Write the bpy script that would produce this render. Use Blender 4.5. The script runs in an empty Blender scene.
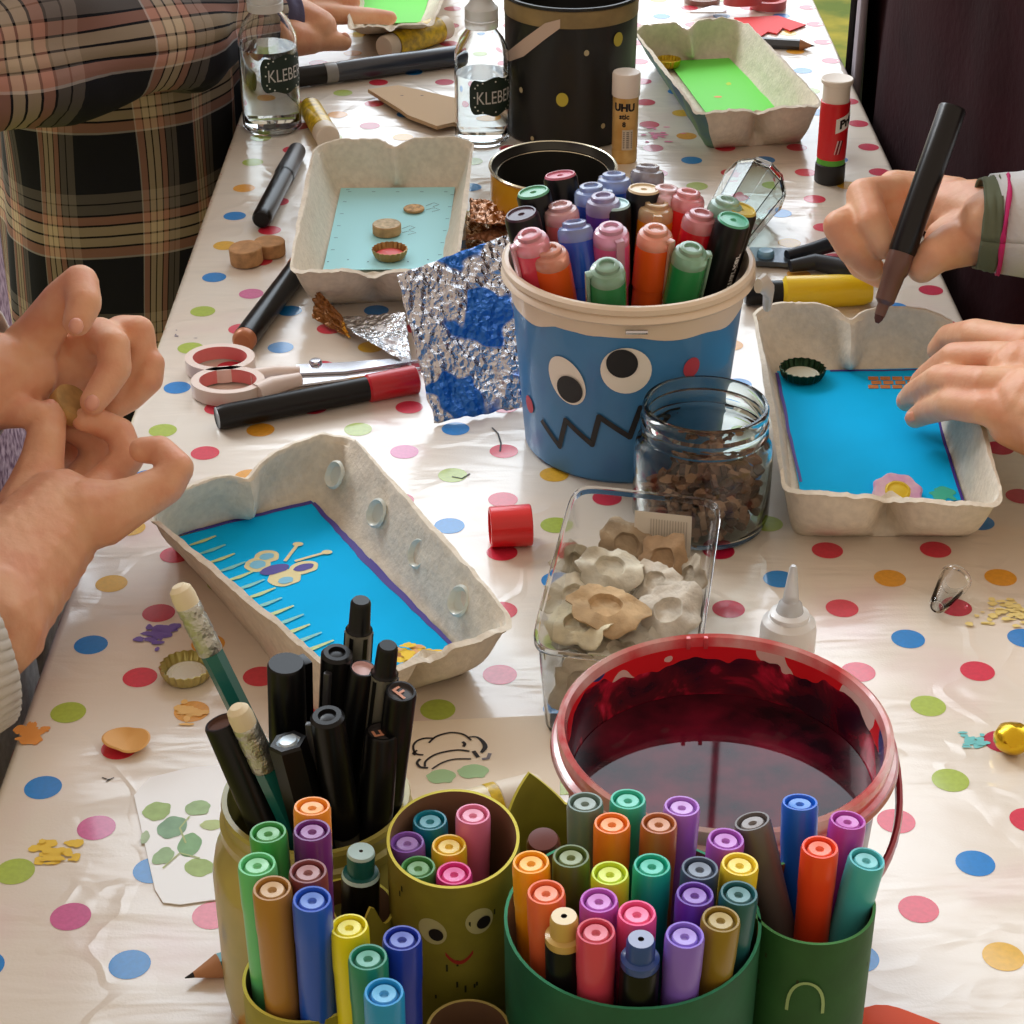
import bpy, bmesh, math, random
from mathutils import Vector, Matrix, Quaternion, noise
R = math.radians; PI = math.pi
rnd = random.Random(7)
COL = bpy.context.scene.collection

# ---------------------------------------------------------------- camera model (table top is z = 0)
F = 1988.; PH = R(30.2); HC = .47; cc, ss = math.cos(PH), math.sin(PH)
def P(u, v, z=0.):
    Y = (v-512) + F*ss/cc; t = (HC-z)/(cc*Y)
    return Vector(((u-512)*t, t*(F*cc-(v-512)*ss), z))
def PPM(v, z=0.):
    return cc*((v-512)+F*ss/cc)/(HC-z)
cam = bpy.data.cameras.new('camera'); cam.lens = F/1024*36; cam.sensor_width = 36; cam.clip_start = .02; cam.clip_end = 60
co = bpy.data.objects.new('camera', cam); COL.objects.link(co)
co.location = (0, 0, HC); co.rotation_euler = (R(90-30.2), 0, 0)
bpy.context.scene.camera = co

# ---------------------------------------------------------------- materials
def lin(c):
    return tuple(((x/255)/12.92 if x/255 <= .04045 else ((x/255+.055)/1.055)**2.4) for x in c)
_m = {}
def mat(col, rough=.5, metal=0., trans=0., coat=0., ior=1.45, bump=0., bscale=200., sss=0., mott=0., mscale=60., key=None, aniso=None, spec=.5, alpha=1., col2=None):
    k = key or (tuple(col), rough, metal, trans, coat, ior, bump, bscale, sss, mott, mscale, spec, alpha, col2)
    if k in _m: return _m[k]
    m = bpy.data.materials.new('surface'); m.use_nodes = True
    nt = m.node_tree; b = nt.nodes['Principled BSDF']
    l = lin(col)
    b.inputs['Base Color'].default_value = (*l, 1); b.inputs['Roughness'].default_value = rough
    b.inputs['Metallic'].default_value = metal; b.inputs['Transmission Weight'].default_value = trans
    b.inputs['IOR'].default_value = ior; b.inputs['Coat Weight'].default_value = coat; b.inputs['Coat Roughness'].default_value = .08
    b.inputs['Specular IOR Level'].default_value = spec; b.inputs['Alpha'].default_value = alpha
    if sss:
        b.inputs['Subsurface Weight'].default_value = sss; b.inputs['Subsurface Radius'].default_value = (1, .35, .2); b.inputs['Subsurface Scale'].default_value = .004
    tc = nt.nodes.new('ShaderNodeTexCoord')
    if bump:
        n = nt.nodes.new('ShaderNodeTexNoise'); n.inputs['Scale'].default_value = bscale; n.inputs['Detail'].default_value = 4
        bp = nt.nodes.new('ShaderNodeBump'); bp.inputs['Strength'].default_value = min(1, bump); bp.inputs['Distance'].default_value = .0006*max(1, bump)
        nt.links.new(tc.outputs['Object'], n.inputs['Vector']); nt.links.new(n.outputs['Fac'], bp.inputs['Height']); nt.links.new(bp.outputs['Normal'], b.inputs['Normal'])
    if mott:
        n = nt.nodes.new('ShaderNodeTexNoise'); n.inputs['Scale'].default_value = mscale; n.inputs['Detail'].default_value = 5
        r = nt.nodes.new('ShaderNodeValToRGB'); r.color_ramp.elements[0].position = .35; r.color_ramp.elements[1].position = .65
        c2 = lin(col2) if col2 else tuple(x*(1-mott) for x in l)
        r.color_ramp.elements[0].color = (*c2, 1); r.color_ramp.elements[1].color = (*l, 1)
        nt.links.new(tc.outputs['Object'], n.inputs['Vector']); nt.links.new(n.outputs['Fac'], r.inputs['Fac']); nt.links.new(r.outputs['Color'], b.inputs['Base Color'])
    _m[k] = m
    return m
PULP = mat((228, 219, 202), .95, bump=.9, bscale=420, mott=.12, mscale=240, spec=.2, key='pulp')
WOOD = mat((205, 165, 115), .7, mott=.25, mscale=90, bump=.3)
BLK = mat((13, 13, 15), .3, spec=.35); BLKM = mat((24, 24, 26), .5)
STEEL = mat((200, 200, 205), .22, metal=1)
CLEAR = mat((250, 252, 252), .03, trans=1., ior=1.3)
GLASS = mat((235, 245, 243), .01, trans=1., ior=1.38)
WATER = mat((235, 240, 240), .01, trans=1., ior=1.33)
SKIN = mat((228, 178, 142), .5, sss=.2, bump=.35, bscale=420, mott=.12, mscale=60, col2=(218, 156, 122), key='skin')
NAIL = mat((226, 164, 140), .3, coat=.2)
def felt(c): return mat(c, .32, sss=0, coat=.15)

# ---------------------------------------------------------------- mesh builder
class MB:
    def __init__(s): s.v = []; s.f = []; s.m = []; s.mats = []; s.uv = {}
    def mi(s, m):
        if m not in s.mats: s.mats.append(m)
        return s.mats.index(m)
    def add(s, vs, fs, m, M=None):
        o = len(s.v); i = s.mi(m)
        for p in vs:
            p = Vector(p); s.v.append(M @ p if M else p)
        for f in fs: s.f.append([k+o for k in f]); s.m.append(i)
        return o
    def lathe(s, prof, m, M=None, n=28, fn=None):
        """prof: (r, z) pairs, optional third entry a material"""
        vs = []; rows = []
        for q in prof:
            r, z = q[0], q[1]
            if r <= 1e-6: rows.append([len(vs)]); vs.append((0, 0, z)); continue
            row = []
            for k in range(n):
                a = 2*PI*k/n; rr, zz = (fn(r, z, a) if fn else (r, z))
                row.append(len(vs)); vs.append((rr*math.cos(a), rr*math.sin(a), zz))
            rows.append(row)
        o = len(s.v)
        for p in vs:
            p = Vector(p); s.v.append(M @ p if M else p)
        for j in range(len(rows)-1):
            A, B = rows[j], rows[j+1]; i = s.mi(prof[j+1][2] if len(prof[j+1]) > 2 else m)
            for k in range(n):
                k2 = (k+1) % n
                if len(A) == 1 and len(B) == 1: continue
                if len(A) == 1: f = [A[0], B[k], B[k2]]
                elif len(B) == 1: f = [A[k], A[k2], B[0]]
                else: f = [A[k], A[k2], B[k2], B[k]]
                s.f.append([x+o for x in f]); s.m.append(i)
    def box(s, lo, hi, m, M=None, bev=0.):
        x0, y0, z0 = lo; x1, y1, z1 = hi
        if not bev:
            s.add([(x0,y0,z0),(x1,y0,z0),(x1,y1,z0),(x0,y1,z0),(x0,y0,z1),(x1,y0,z1),(x1,y1,z1),(x0,y1,z1)],
                  [(0,3,2,1),(4,5,6,7),(0,1,5,4),(1,2,6,5),(2,3,7,6),(3,0,4,7)], m, M); return
        bm = bmesh.new(); bmesh.ops.create_cube(bm, size=1)
        for v in bm.verts: v.co = Vector(((x0+x1)/2+v.co.x*(x1-x0), (y0+y1)/2+v.co.y*(y1-y0), (z0+z1)/2+v.co.z*(z1-z0)))
        bmesh.ops.bevel(bm, geom=bm.edges[:], offset=bev, segments=2, affect='EDGES', profile=.6)
        bm.verts.index_update()
        s.add([v.co.copy() for v in bm.verts], [[v.index for v in f.verts] for f in bm.faces], m, M); bm.free()
    def tube(s, pts, rads, m, n=12, caps=True, fn=None, up=Vector((0,0,1)), flat=1.):
        pts = [Vector(p) for p in pts]
        if not hasattr(rads, '__len__'): rads = [rads]*len(pts)
        vs = []; N = len(pts)
        for i, p in enumerate(pts):
            d = (pts[min(i+1, N-1)]-pts[max(i-1, 0)]).normalized()
            x = d.cross(up)
            if x.length < 1e-4: x = d.cross(Vector((1,0,0)))
            x.normalize(); y = x.cross(d)
            for k in range(n):
                a = 2*PI*k/n; r = rads[i]*(fn(i/(N-1), a) if fn else 1)
                vs.append(p+x*r*math.cos(a)+y*r*math.sin(a)*flat)
        fs = [[i*n+k, i*n+(k+1) % n, (i+1)*n+(k+1) % n, (i+1)*n+k] for i in range(N-1) for k in range(n)]
        if caps: fs += [list(range(n))[::-1], [(N-1)*n+k for k in range(n)]]
        s.add(vs, fs, m)
    def prism(s, pts, z0, z1, m, M=None):
        n = len(pts)
        vs = [(p[0], p[1], z0) for p in pts]+[(p[0], p[1], z1) for p in pts]
        fs = [list(range(n))[::-1], list(range(n, 2*n))]+[[k, (k+1) % n, n+(k+1) % n, n+k] for k in range(n)]
        s.add(vs, fs, m, M)
    def stroke(s, pts, w, z, m, M=None, th=.0001):
        """a flat ribbon drawn through pts, as ink or paint"""
        n = len(pts); vs = []
        pts = [Vector((p[0], p[1])) for p in pts]
        for i, p in enumerate(pts):
            d = (pts[min(i+1, n-1)]-pts[max(0, i-1)])
            d = d.normalized() if d.length > 0 else Vector((1, 0)); q = Vector((-d.y, d.x))
            ww = w[i] if hasattr(w, '__len__') else w
            vs += [(p.x+q.x*ww/2, p.y+q.y*ww/2, z), (p.x-q.x*ww/2, p.y-q.y*ww/2, z)]
        s.add(vs, [[2*i, 2*i+1, 2*i+3, 2*i+2] for i in range(n-1)], m, M)
    def blob(s, cx, cy, rx, ry, z, m, M=None, n=36, wob=0., seed=0, rot=0.):
        vs = [(cx, cy, z)]
        for k in range(n):
            a = 2*PI*k/n; w = 1+wob*noise.noise(Vector((math.cos(a)*1.7, math.sin(a)*1.7, seed*3.1+.3)))
            x, y = rx*w*math.cos(a), ry*w*math.sin(a)
            vs.append((cx+x*math.cos(rot)-y*math.sin(rot), cy+x*math.sin(rot)+y*math.cos(rot), z))
        s.add(vs, [[0, 1+k, 1+(k+1) % n] for k in range(n)], m, M)
    def build(s, name, parent=None, smooth=True, sharp=35, world=None):
        me = bpy.data.meshes.new(name); me.from_pydata([tuple(v) for v in s.v], [], s.f)
        for m in s.mats: me.materials.append(m)
        me.polygons.foreach_set('material_index', s.m)
        bm = bmesh.new(); bm.from_mesh(me)
        bmesh.ops.remove_doubles(bm, verts=bm.verts, dist=1e-7)
        bmesh.ops.recalc_face_normals(bm, faces=bm.faces); bm.to_mesh(me); bm.free()
        if smooth:
            me.polygons.foreach_set('use_smooth', [True]*len(me.polygons)); me.set_sharp_from_angle(angle=R(sharp))
        o = bpy.data.objects.new(name, me); COL.objects.link(o)
        if parent: o.parent = parent
        return o
def tag(o, label=None, cat=None, group=None, kind=None):
    if label: o['label'] = label
    if cat: o['category'] = cat
    if group: o['group'] = group
    if kind: o['kind'] = kind
    return o
def thing(name, label, cat, loc=(0,0,0), group=None, rotz=0):
    o = bpy.data.objects.new(name, None); COL.objects.link(o); o.empty_display_size = .01
    o.location = loc; o.rotation_euler = (0, 0, rotz); tag(o, label, cat, group); return o
def aim(o, a, b):
    """put o's local z axis along a -> b with its foot at a"""
    a = Vector(a); d = Vector(b)-a; o.location = a; o.rotation_mode = 'QUATERNION'; o.rotation_quaternion = d.to_track_quat('Z', 'Y'); return d.length
def one(name, mb, label, cat, loc=(0,0,0), group=None, rotz=0, **k):
    o = mb.build(name, **k); o.location = loc; o.rotation_euler = (0, 0, rotz); return tag(o, label, cat, group)
def text_mesh(mb, body, size, m, place, bold=0., align='CENTER', ext=0.):
    """place(x, y) -> 3D point for each glyph vertex (subdivided so that it can be wrapped)"""
    cu = bpy.data.curves.new('glyphs', 'FONT'); cu.body = body; cu.size = size; cu.align_x = align; cu.offset = bold; cu.resolution_u = 3
    o = bpy.data.objects.new('glyphs', cu); COL.objects.link(o)
    dg = bpy.context.evaluated_depsgraph_get(); me = bpy.data.meshes.new_from_object(o.evaluated_get(dg))
    vs = [place(v.co.x, v.co.y) for v in me.vertices]; fs = [list(p.vertices) for p in me.polygons]
    mb.add(vs, fs, m)
    bpy.data.objects.remove(o); bpy.data.meshes.remove(me); bpy.data.curves.remove(cu)

# ---------------------------------------------------------------- ground, table, cloth
g = MB(); GR = mat((96, 116, 36), .95, mott=.5, mscale=9, col2=(170, 158, 50), key='grass')
g.add([(-8,-6,-.75),(8,-6,-.75),(8,14,-.75),(-8,14,-.75)], [(0,1,2,3)], GR)
o = g.build('floor'); tag(o, kind='structure')
X0, X1, YA, YB = -.1955, .2555, .30, 2.15
t = thing('folding_table', 'long narrow folding table under the dotted oilcloth', 'table', (0,0,0))
b = MB(); b.box((X0+.003, YA+.01, -.026), (X1-.003, YB-.01, -.0025), WOOD, bev=.002); b.build('table_top', t)
for y in (.45, 1.95):
    for x in (X0+.05, X1-.05):
        b = MB(); b.tube([(x, y, -.027), (x, y, -.75)], .012, STEEL); b.build('leg', t)
    b = MB(); b.tube([(X0+.06, y, -.4), (X1-.06, y, -.4)], .008, STEEL); b.build('crossbar', t)

def cloth_mat():
    m = bpy.data.materials.new('oilcloth'); m.use_nodes = True; nt = m.node_tree; b = nt.nodes['Principled BSDF']
    b.inputs['Roughness'].default_value = .36; b.inputs['Coat Weight'].default_value = 1.; b.inputs['Coat Roughness'].default_value = .16; b.inputs['Coat IOR'].default_value = 1.62
    tc = nt.nodes.new('ShaderNodeTexCoord')
    n1 = nt.nodes.new('ShaderNodeTexNoise'); n1.inputs['Scale'].default_value = 9; n1.inputs['Detail'].default_value = 5
    r = nt.nodes.new('ShaderNodeValToRGB'); e = r.color_ramp.elements
    e[0].position = .3; e[0].color = (*lin((222, 198, 190)), 1); e[1].position = .62; e[1].color = (*lin((226, 218, 204)), 1)
    e.new(.42).color = (*lin((224, 212, 196)), 1)
    nt.links.new(tc.outputs['Object'], n1.inputs['Vector']); nt.links.new(n1.outputs['Fac'], r.inputs['Fac']); nt.links.new(r.outputs['Color'], b.inputs['Base Color'])
    mp = nt.nodes.new('ShaderNodeMapping'); mp.inputs['Scale'].default_value = (6, 22, 6)
    n2 = nt.nodes.new('ShaderNodeTexNoise'); n2.inputs['Scale'].default_value = 1.6; n2.inputs['Detail'].default_value = 3; n2.inputs['Distortion'].default_value = .6
    bp = nt.nodes.new('ShaderNodeBump'); bp.inputs['Strength'].default_value = .5; bp.inputs['Distance'].default_value = .0028
    n3 = nt.nodes.new('ShaderNodeTexNoise'); n3.inputs['Scale'].default_value = 900; n3.inputs['Detail'].default_value = 1
    b2 = nt.nodes.new('ShaderNodeBump'); b2.inputs['Strength'].default_value = .25; b2.inputs['Distance'].default_value = .0002
    nt.links.new(tc.outputs['Object'], mp.inputs['Vector']); nt.links.new(mp.outputs[0], n2.inputs['Vector'])
    n5 = nt.nodes.new('ShaderNodeTexNoise'); n5.inputs['Scale'].default_value = 11; n5.inputs['Detail'].default_value = 3; n5.inputs['Distortion'].default_value = .4; nt.links.new(tc.outputs['Object'], n5.inputs['Vector'])
    q1 = nt.nodes.new('ShaderNodeMath'); q1.operation = 'SUBTRACT'; nt.links.new(n5.outputs['Fac'], q1.inputs[0]); q1.inputs[1].default_value = .5
    q2 = nt.nodes.new('ShaderNodeMath'); q2.operation = 'ABSOLUTE'; nt.links.new(q1.outputs[0], q2.inputs[0])
    q3 = nt.nodes.new('ShaderNodeMapRange'); nt.links.new(q2.outputs[0], q3.inputs[0]); q3.inputs[1].default_value = 0; q3.inputs[2].default_value = .035; q3.inputs[3].default_value = .13; q3.inputs[4].default_value = 0
    q4 = nt.nodes.new('ShaderNodeMath'); q4.operation = 'ADD'; nt.links.new(q3.outputs[0], q4.inputs[0]); nt.links.new(n2.outputs['Fac'], q4.inputs[1])
    nt.links.new(q4.outputs[0], bp.inputs['Height'])
    nt.links.new(tc.outputs['Object'], n3.inputs['Vector']); nt.links.new(n3.outputs['Fac'], b2.inputs['Height']); nt.links.new(bp.outputs['Normal'], b2.inputs['Normal'])
    nt.links.new(b2.outputs['Normal'], b.inputs['Normal']); nt.links.new(bp.outputs['Normal'], b.inputs['Coat Normal'])
    return m
CLOTH = cloth_mat()
def dotm(c, mott=.12): return mat(c, .38, coat=.8, mott=mott, mscale=500)
DC = {'b': (10, 128, 205), 'g': (170, 190, 70), 'o': (228, 160, 45), 'y': (226, 176, 45), 'r': (214, 48, 72), 'p': (208, 96, 148), 'c': (190, 22, 62), 'k': (232, 110, 130)}
b = MB()
# cloth cross-section: drop, rounded edge, top, rounded edge, drop
def wrap(x, y, lift=0.):
    """arc-length coordinate across the cloth -> 3D"""
    r = .004; z0 = lift
    if X0+r <= x <= X1-r: return Vector((x, y, z0))
    s = (X0+r-x) if x < 0 else (x-(X1-r)); sg = -1 if x < 0 else 1; cx = (X0+r) if x < 0 else (X1-r)
    if s < r*PI/2: a = s/r; return Vector((cx+sg*(r+lift)*math.sin(a), y, -r+(r+lift)*math.cos(a)))
    d = s-r*PI/2; ru = .010*math.sin(y*38+x)*min(1, d/.12)
    return Vector((cx+sg*(r+lift+ru*.5+.002*d/.1), y, -r-d))
xs = [X0-.20+.02*i for i in range(10)]+[X0-.012+.0015*i for i in range(12)]+[X0+.02+.03*i for i in range(14)]+[X1-.016+.0015*i for i in range(12)]+[X1+.01+.02*i for i in range(10)]
xs = sorted(xs); ys = [YA+(YB-YA)*j/90 for j in range(91)]
nx = len(xs)
b.add([wrap(x, y) for y in ys for x in xs], [[j*nx+i, j*nx+i+1, (j+1)*nx+i+1, (j+1)*nx+i] for j in range(90) for i in range(nx-1)], CLOTH)
meas = [('b',908,639),('r',843,607),('r',979,671),('g',927,707),('o',890,575),('o',1005,573),('c',958,607),('r',827,549),('r',938,547),('g',949,781),('r',897,823),('b',973,866),('r',915,912),('y',1001,960),('r',939,1012),('c',726,609),('b',1024,637),('b',777,579),
 ('b',91,645),('r',139,678),('g',67,713),('b',41,789),('p',94,828),('p',66,917),('b',125,966),('c',36,1012),('k',205,914),('y',112,583),('p',405,452),('r',503,450),('g',360,431),('g',454,476),('r',412,407),('o',262,427),('b',283,349),('b',215,278),('p',255,295),('g',205,312),('b',290,312),('b',185,389),('b',240,216),('r',233,199),
 ('c',659,144),('c',657,120),('g',700,156),('r',740,168),('b',774,153),('c',825,193),('b',791,210),('g',798,239),('c',811,166),('g',852,151),('o',859,178),('o',784,180),('r',644,16),('o',674,5),('b',806,19),('g',814,39),('o',817,58),('c',386,77),('r',450,77),('o',343,112),('c',376,123),('g',273,116),('b',415,89),('o',348,89),('g',257,160),('o',250,187),
 ('c',157,613),('o',218,652),('r',322,710),('k',185,1015),('b',138,874),('g',5,871),('c',1003,742),('r',1024,820),('k',490,670),('g',430,710),('c',500,540),('k',520,500),('g',553,525),('b',540,480),('r',880,686),('r',340,318),('o',190,712),('y',500,690),('p',205,838)]
mw = [(k, P(u, v)) for k, u, v in meas]
even = 'bgob ygb'.replace(' ', '')
for i in range(-8, 26):
    for j in range(-8, 84):
        if (i+j) % 2: continue
        x = -.1775+.02466*i+.0002*j*.6; y = .6961+.02415*j+.00032*i
        if y < YA+.01 or y > YB-.01: continue
        best = min(mw, key=lambda q: (q[1].x-x)**2+(q[1].y-y)**2)
        if (best[1]-Vector((x, y, 0))).length < .008: k = best[0]
        elif i % 2: k = 'rcrpcr'[(i*5+j*3) % 6]
        else: k = even[(i//2*3+j//2*2) % 7]
        n = 28; rr = .0071
        b.add([wrap(x, y, .00012)]+[wrap(x+rr*math.cos(2*PI*q/n), y+rr*math.sin(2*PI*q/n), .00012) for q in range(n)], [[0, 1+q, 1+(q+1) % n] for q in range(n)], dotm(DC[k]))
# paint smears on the cloth
def smear(u, v, c, n, sp, seed, z=.00022, sz=1.):
    q = random.Random(seed); m = mat(c, .5)
    for _ in range(n):
        p = P(u+q.gauss(0, sp), v+q.gauss(0, sp*.5)); b.blob(p.x, p.y, q.uniform(.0008, .0032)*sz, q.uniform(.0006, .0024)*sz, z+.000012*_, m, wob=.4, seed=seed+_, n=14)
smear(55, 855, (228, 190, 60), 40, 11, 3); smear(157, 634, (120, 100, 185), 40, 9, 4); smear(30, 733, (228, 150, 70), 24, 7, 5, sz=1.2)
smear(1005, 612, (226, 205, 130), 60, 13, 6, sz=.8); smear(976, 742, (110, 190, 190), 26, 7, 7, sz=.7); smear(440, 1010, (240, 140, 30), 4, 10, 8)
smear(190, 712, (235, 190, 110), 26, 8, 9); smear(660, 135, (225, 120, 160), 20, 9, 10); smear(185, 335, (90, 80, 110), 4, 7, 11, sz=.4)
for (u, v) in ((494, 432), (497, 440), (503, 447)): pass
ink = mat((30, 25, 30), .5)
b.stroke([P(492, 428), P(498, 434), P(501, 444), P(500, 452)], .0009, .0003, ink)
b.stroke([P(452, 477), P(462, 479), P(470, 474)], .0008, .0003, ink); b.stroke([P(102, 778), P(108, 780), P(114, 778), P(106, 782)], .0005, .0003, ink)
o = b.build('oilcloth', smooth=True, sharp=60); tag(o, 'white glossy oilcloth with coloured polka dots spread over the long table', 'tablecloth')

# ---------------------------------------------------------------- pens
def felt_pen(T, B, col, label, group, plug=None, r=.0052, name='felt_pen'):
    t = thing(name, label, 'pen', group=group); L = aim(t, B, T)
    c = felt(col); b = MB()
    dk = felt(tuple(int(x*.55) for x in col))
    b.lathe([(0, 0), (r*.86, 0), (r*.92, .003), (r*.93, L*.55), (r*.96, L-.016), (r, L-.013), (r, L-.0012), (r*.94, L), (r*.83, L), (r*.78, L-.0006), (r*.76, L-.0024)], c, n=26)
    b.build('barrel', t)
    pc = plug or tuple(int(x+(255-x)*.28) for x in col)  # plug colour lightened to stand in for its specular sheen
    b = MB(); b.lathe([(r*.77, L-.0024), (r*.67, L-.0022), (r*.64, L-.0009), (r*.58, L-.0005), (r*.24, L-.0007), (r*.17, L-.0017), (0, L-.0017)], felt(pc), n=22); b.build('end_plug', t)
    return t
def paint_pen(T, B, col, label, group, r=.0052):
    t = thing('paint_marker', label, 'pen', group=group); L = aim(t, B, T)
    b = MB(); b.lathe([(0, 0), (r*.9, 0), (r, .002), (r, L-.0095), (r*.96, L-.009)], BLK, n=26); b.build('barrel', t)
    c = felt(col); w = mat(tuple(int(x+(255-x)*.55) for x in col), .3)
    b = MB(); b.lathe([(r*.96, L-.009), (r*1.0, L-.0085), (r*.98, L-.0065), (r*.74, L-.006), (r*.72, L-.001), (r*.64, L), (r*.16, L, w), (r*.12, L-.001, ink), (0, L-.001, ink)], c, n=26); b.build('cap', t)
    return t
def big_marker(T, B, col, label, clip=None, group='chunky markers in the blue bucket', r=.0086, capc=None):
    t = thing('marker', label, 'marker', group=group); L = aim(t, B, T)
    b = MB(); b.lathe([(0, 0), (r*.8, 0), (r*.9, .004), (r*.93, L-.012), (r*.9, L-.010), (r*.7, L-.008), (0, L-.008)], mat(col, .3, coat=.3), n=28); b.build('barrel', t)
    cpc = capc or tuple(int(x+(255-x)*.60) for x in col)
    cm = mat(cpc, .2, trans=.5, coat=.5)
    b = MB(); b.lathe([(r*.955, L-.030), (r, L-.030), (r, L-.008), (r*.97, L-.0045), (r*.88, L-.0028), (r*.68, L-.0022), (r*.66, L-.0004), (r*.58, L), (r*.42, L), (r*.38, L-.0012), (0, L-.0012)], cm, n=30)
    cp = b; 
    if True:
        # the outer sleeve of the cap lets the barrel colour through
        b2 = MB(); b2.lathe([(r*1.005, L-.0305), (r*1.01, L-.0105), (r*.985, L-.0085), (r*.96, L-.0085), (r*.96, L-.0305), (r*1.005, L-.0305)], mat(col, .22, coat=.5), n=30)
    o = b2.build('cap_sleeve', t)
    b3 = MB(); b3.lathe([(r*.97, L-.0087), (r*1.0, L-.0085), (r, L-.0065), (r*.97, L-.0042), (r*.88, L-.0028), (r*.68, L-.0022), (r*.66, L-.0004), (r*.58, L), (r*.42, L), (r*.38, L-.0012), (0, L-.0012)], cm, n=30)
    o2 = b3.build('cap', t)
    if clip is not None:
        M = Matrix.Rotation(clip, 4, 'Z'); b = MB()
        b.box((r*.6, -.0022, L-.0050), (r*1.16, .0022, L-.0030), cm, M, bev=.0008); b.box((r*1.02, -.0022, L-.036), (r*1.20, .0022, L-.0031), cm, M, bev=.0007); b.build('clip', o2)
    return t
def black_marker(T, B, top, label, group=None, r=.0084, txt=None, taz=0., ring=True):
    t = thing('marker', label, 'marker', group=group); L = aim(t, B, T)
    b = MB(); b.lathe([(0, 0), (r*.8, 0), (r, .004), (r, L-.0022), (r*.93, L-.001)], BLK, n=28)
    if txt:
        wm = mat((225, 225, 225), .4)
        q = t.rotation_quaternion.copy()
        def pl(x, y):
            a = taz+y/(r*1.01); return Vector((r*1.012*math.cos(a), r*1.012*math.sin(a), L-.024+x))
        text_mesh(b, txt, .0062, wm, pl, bold=.0002)
    b.build('barrel', t)
    tc = mat(top, .3, coat=.3); b = MB(); b.lathe([(r*.93, L-.001), (r*.86, L), (r*.78, L), (r*.74, L-.0008), (r*.2, L-.0006), (r*.14, L-.0014), (0, L-.0014)], tc, n=26); b.build('end_plug', t)
    return t

# ---------------------------------------------------------------- pots of pens in front
KRAFT = mat((120, 88, 62), .85, bump=.3)
def tube_cup(x, y, r, H, col, label, name='cardboard_tube_cup', rim=None, cat='pen cup', group=None, base=True, flecks=0, seed=1, cut=None, inner=None, flare=0.):
    """wrapped cardboard tube; cut(angle) -> extra height of the rim"""
    t = thing(name, label, cat, (x, y, 0), group=group); b = MB()
    m = mat(col, .6, mott=.22, mscale=70, bump=.2); inn = inner or KRAFT; edge = mat(tuple(min(255, int(k*1.25+25)) for k in col), .8)
    n = 64; prof = [(r*(1-flare), .0), (r*(1-flare*.6), H*.33), (r*(1-flare*.3), H*.66), (r, H)]
    rows = []; vs = []
    for (rr, z) in prof:
        for k in range(n):
            a = 2*PI*k/n; h = (cut(a) if cut and z == H else 0); vs.append((rr*math.cos(a), rr*math.sin(a), z+h))
    for (rr, z) in prof[::-1]:
        for k in range(n):
            a = 2*PI*k/n; h = (cut(a) if cut and z == H else 0); rr2 = rr-.0009; vs.append((rr2*math.cos(a), rr2*math.sin(a), z+h+(.001 if z == 0 else 0)))
    q = len(prof)*2
    for j in range(q-1):
        fs = [[j*n+k, j*n+(k+1) % n, (j+1)*n+(k+1) % n, (j+1)*n+k] for k in range(n)]
        mm = m if j < len(prof)-1 else (edge if j == len(prof)-1 else inn)
        if j == 0: o = b.add(vs, fs, mm)
        else: b.f += [[k+o for k in f] for f in fs]; b.m += [b.mi(mm)]*n
    b.lathe([(0, .0012), (r*(1-flare)-.0009, .0012)], inn, n=n); b.lathe([(0, .0001), (r*(1-flare), .0001)], m, n=n)
    body = b
    if flecks:
        q = random.Random(seed); fm = mat((48, 52, 22), .7)
        for _ in range(flecks):
            a = R(q.uniform(180, 360)); z = q.uniform(.01, H-.006); w = .0003; hh = q.uniform(.0007, .0014)
            rr = r*1.006
            vs = [Vector((rr*math.cos(a+s1*w/r), rr*math.sin(a+s1*w/r), z+s2*hh)) for s1, s2 in ((-1, -1), (1, -1), (1, 1), (-1, 1))]
            b.add(vs, [(0, 1, 2, 3)], fm)
    b.build('tube', t)
    return t
OLV = (150, 142, 48)
gC = 'cardboard tube pen cups'
fx, fy, fr = -.0170, .4490, .0192
t = tube_cup(fx, fy, fr, .100, OLV, 'olive cardboard tube cup with a smiling face, holding six felt pens', flecks=40, seed=3, group=gC); t.scale = (1, 1.16, 1)
def onc(r, az, z, x, y):
    """point on a cylinder front: x along the wall, y up, az the angle of the patch centre"""
    a = az+x/r; return Vector((r*math.cos(a), r*math.sin(a), z+y))
def patch(mb, r, az, z, rx, ry, m, n=24, tilt=0., rfn=None):
    vs = []
    for k in range(n+1):
        a = 2*PI*k/n; x, y = (0, 0) if k == n else (rx*math.cos(a), ry*math.sin(a))
        x, y = x*math.cos(tilt)-y*math.sin(tilt), x*math.sin(tilt)+y*math.cos(tilt)
        rr = rfn(z+y) if rfn else r; vs.append(onc(rr, az, z, x, y))
    mb.add(vs, [[n, k, (k+1) % n] for k in range(n)], m)
WHT = mat((238, 234, 224), .6); EYW = mat((196, 190, 140), .6)
for az, z in ((R(253), .0835), (R(294), .0865)):
    b = MB(); patch(b, fr*1.01, az, z, .0042, .0047, EYW, tilt=.4); patch(b, fr*1.02, az+.06, z-.0008, .0022, .0022, ink); o = b.build('painted_eye', t)
b = MB(); rm = mat((170, 50, 35), .6)
b.add([onc(fr*1.012, R(276), .0725+.0030*(x/.0038)**2, x, dy) for x in [-.0040+k*.0005 for k in range(17)] for dy in (-.0006, .0008)], [[2*k, 2*k+1, 2*k+3, 2*k+2] for k in range(16)], rm)
patch(b, fr*1.012, R(236), .075, .0015, .0018, mat((190, 120, 70), .7)); b.build('painted_mouth', t)
tube_cup(-.0564, .4078, .0176, .085, OLV, 'olive cardboard tube cup at lower left holding seven felt pens', group=gC, flecks=10)
def ear(a):
    d = ((a-R(262)+PI) % (2*PI))-PI
    return .013*math.exp(-((d+.25)/.30)**2)+.010*math.exp(-((d-.75)/.22)**2)-.002
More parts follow.
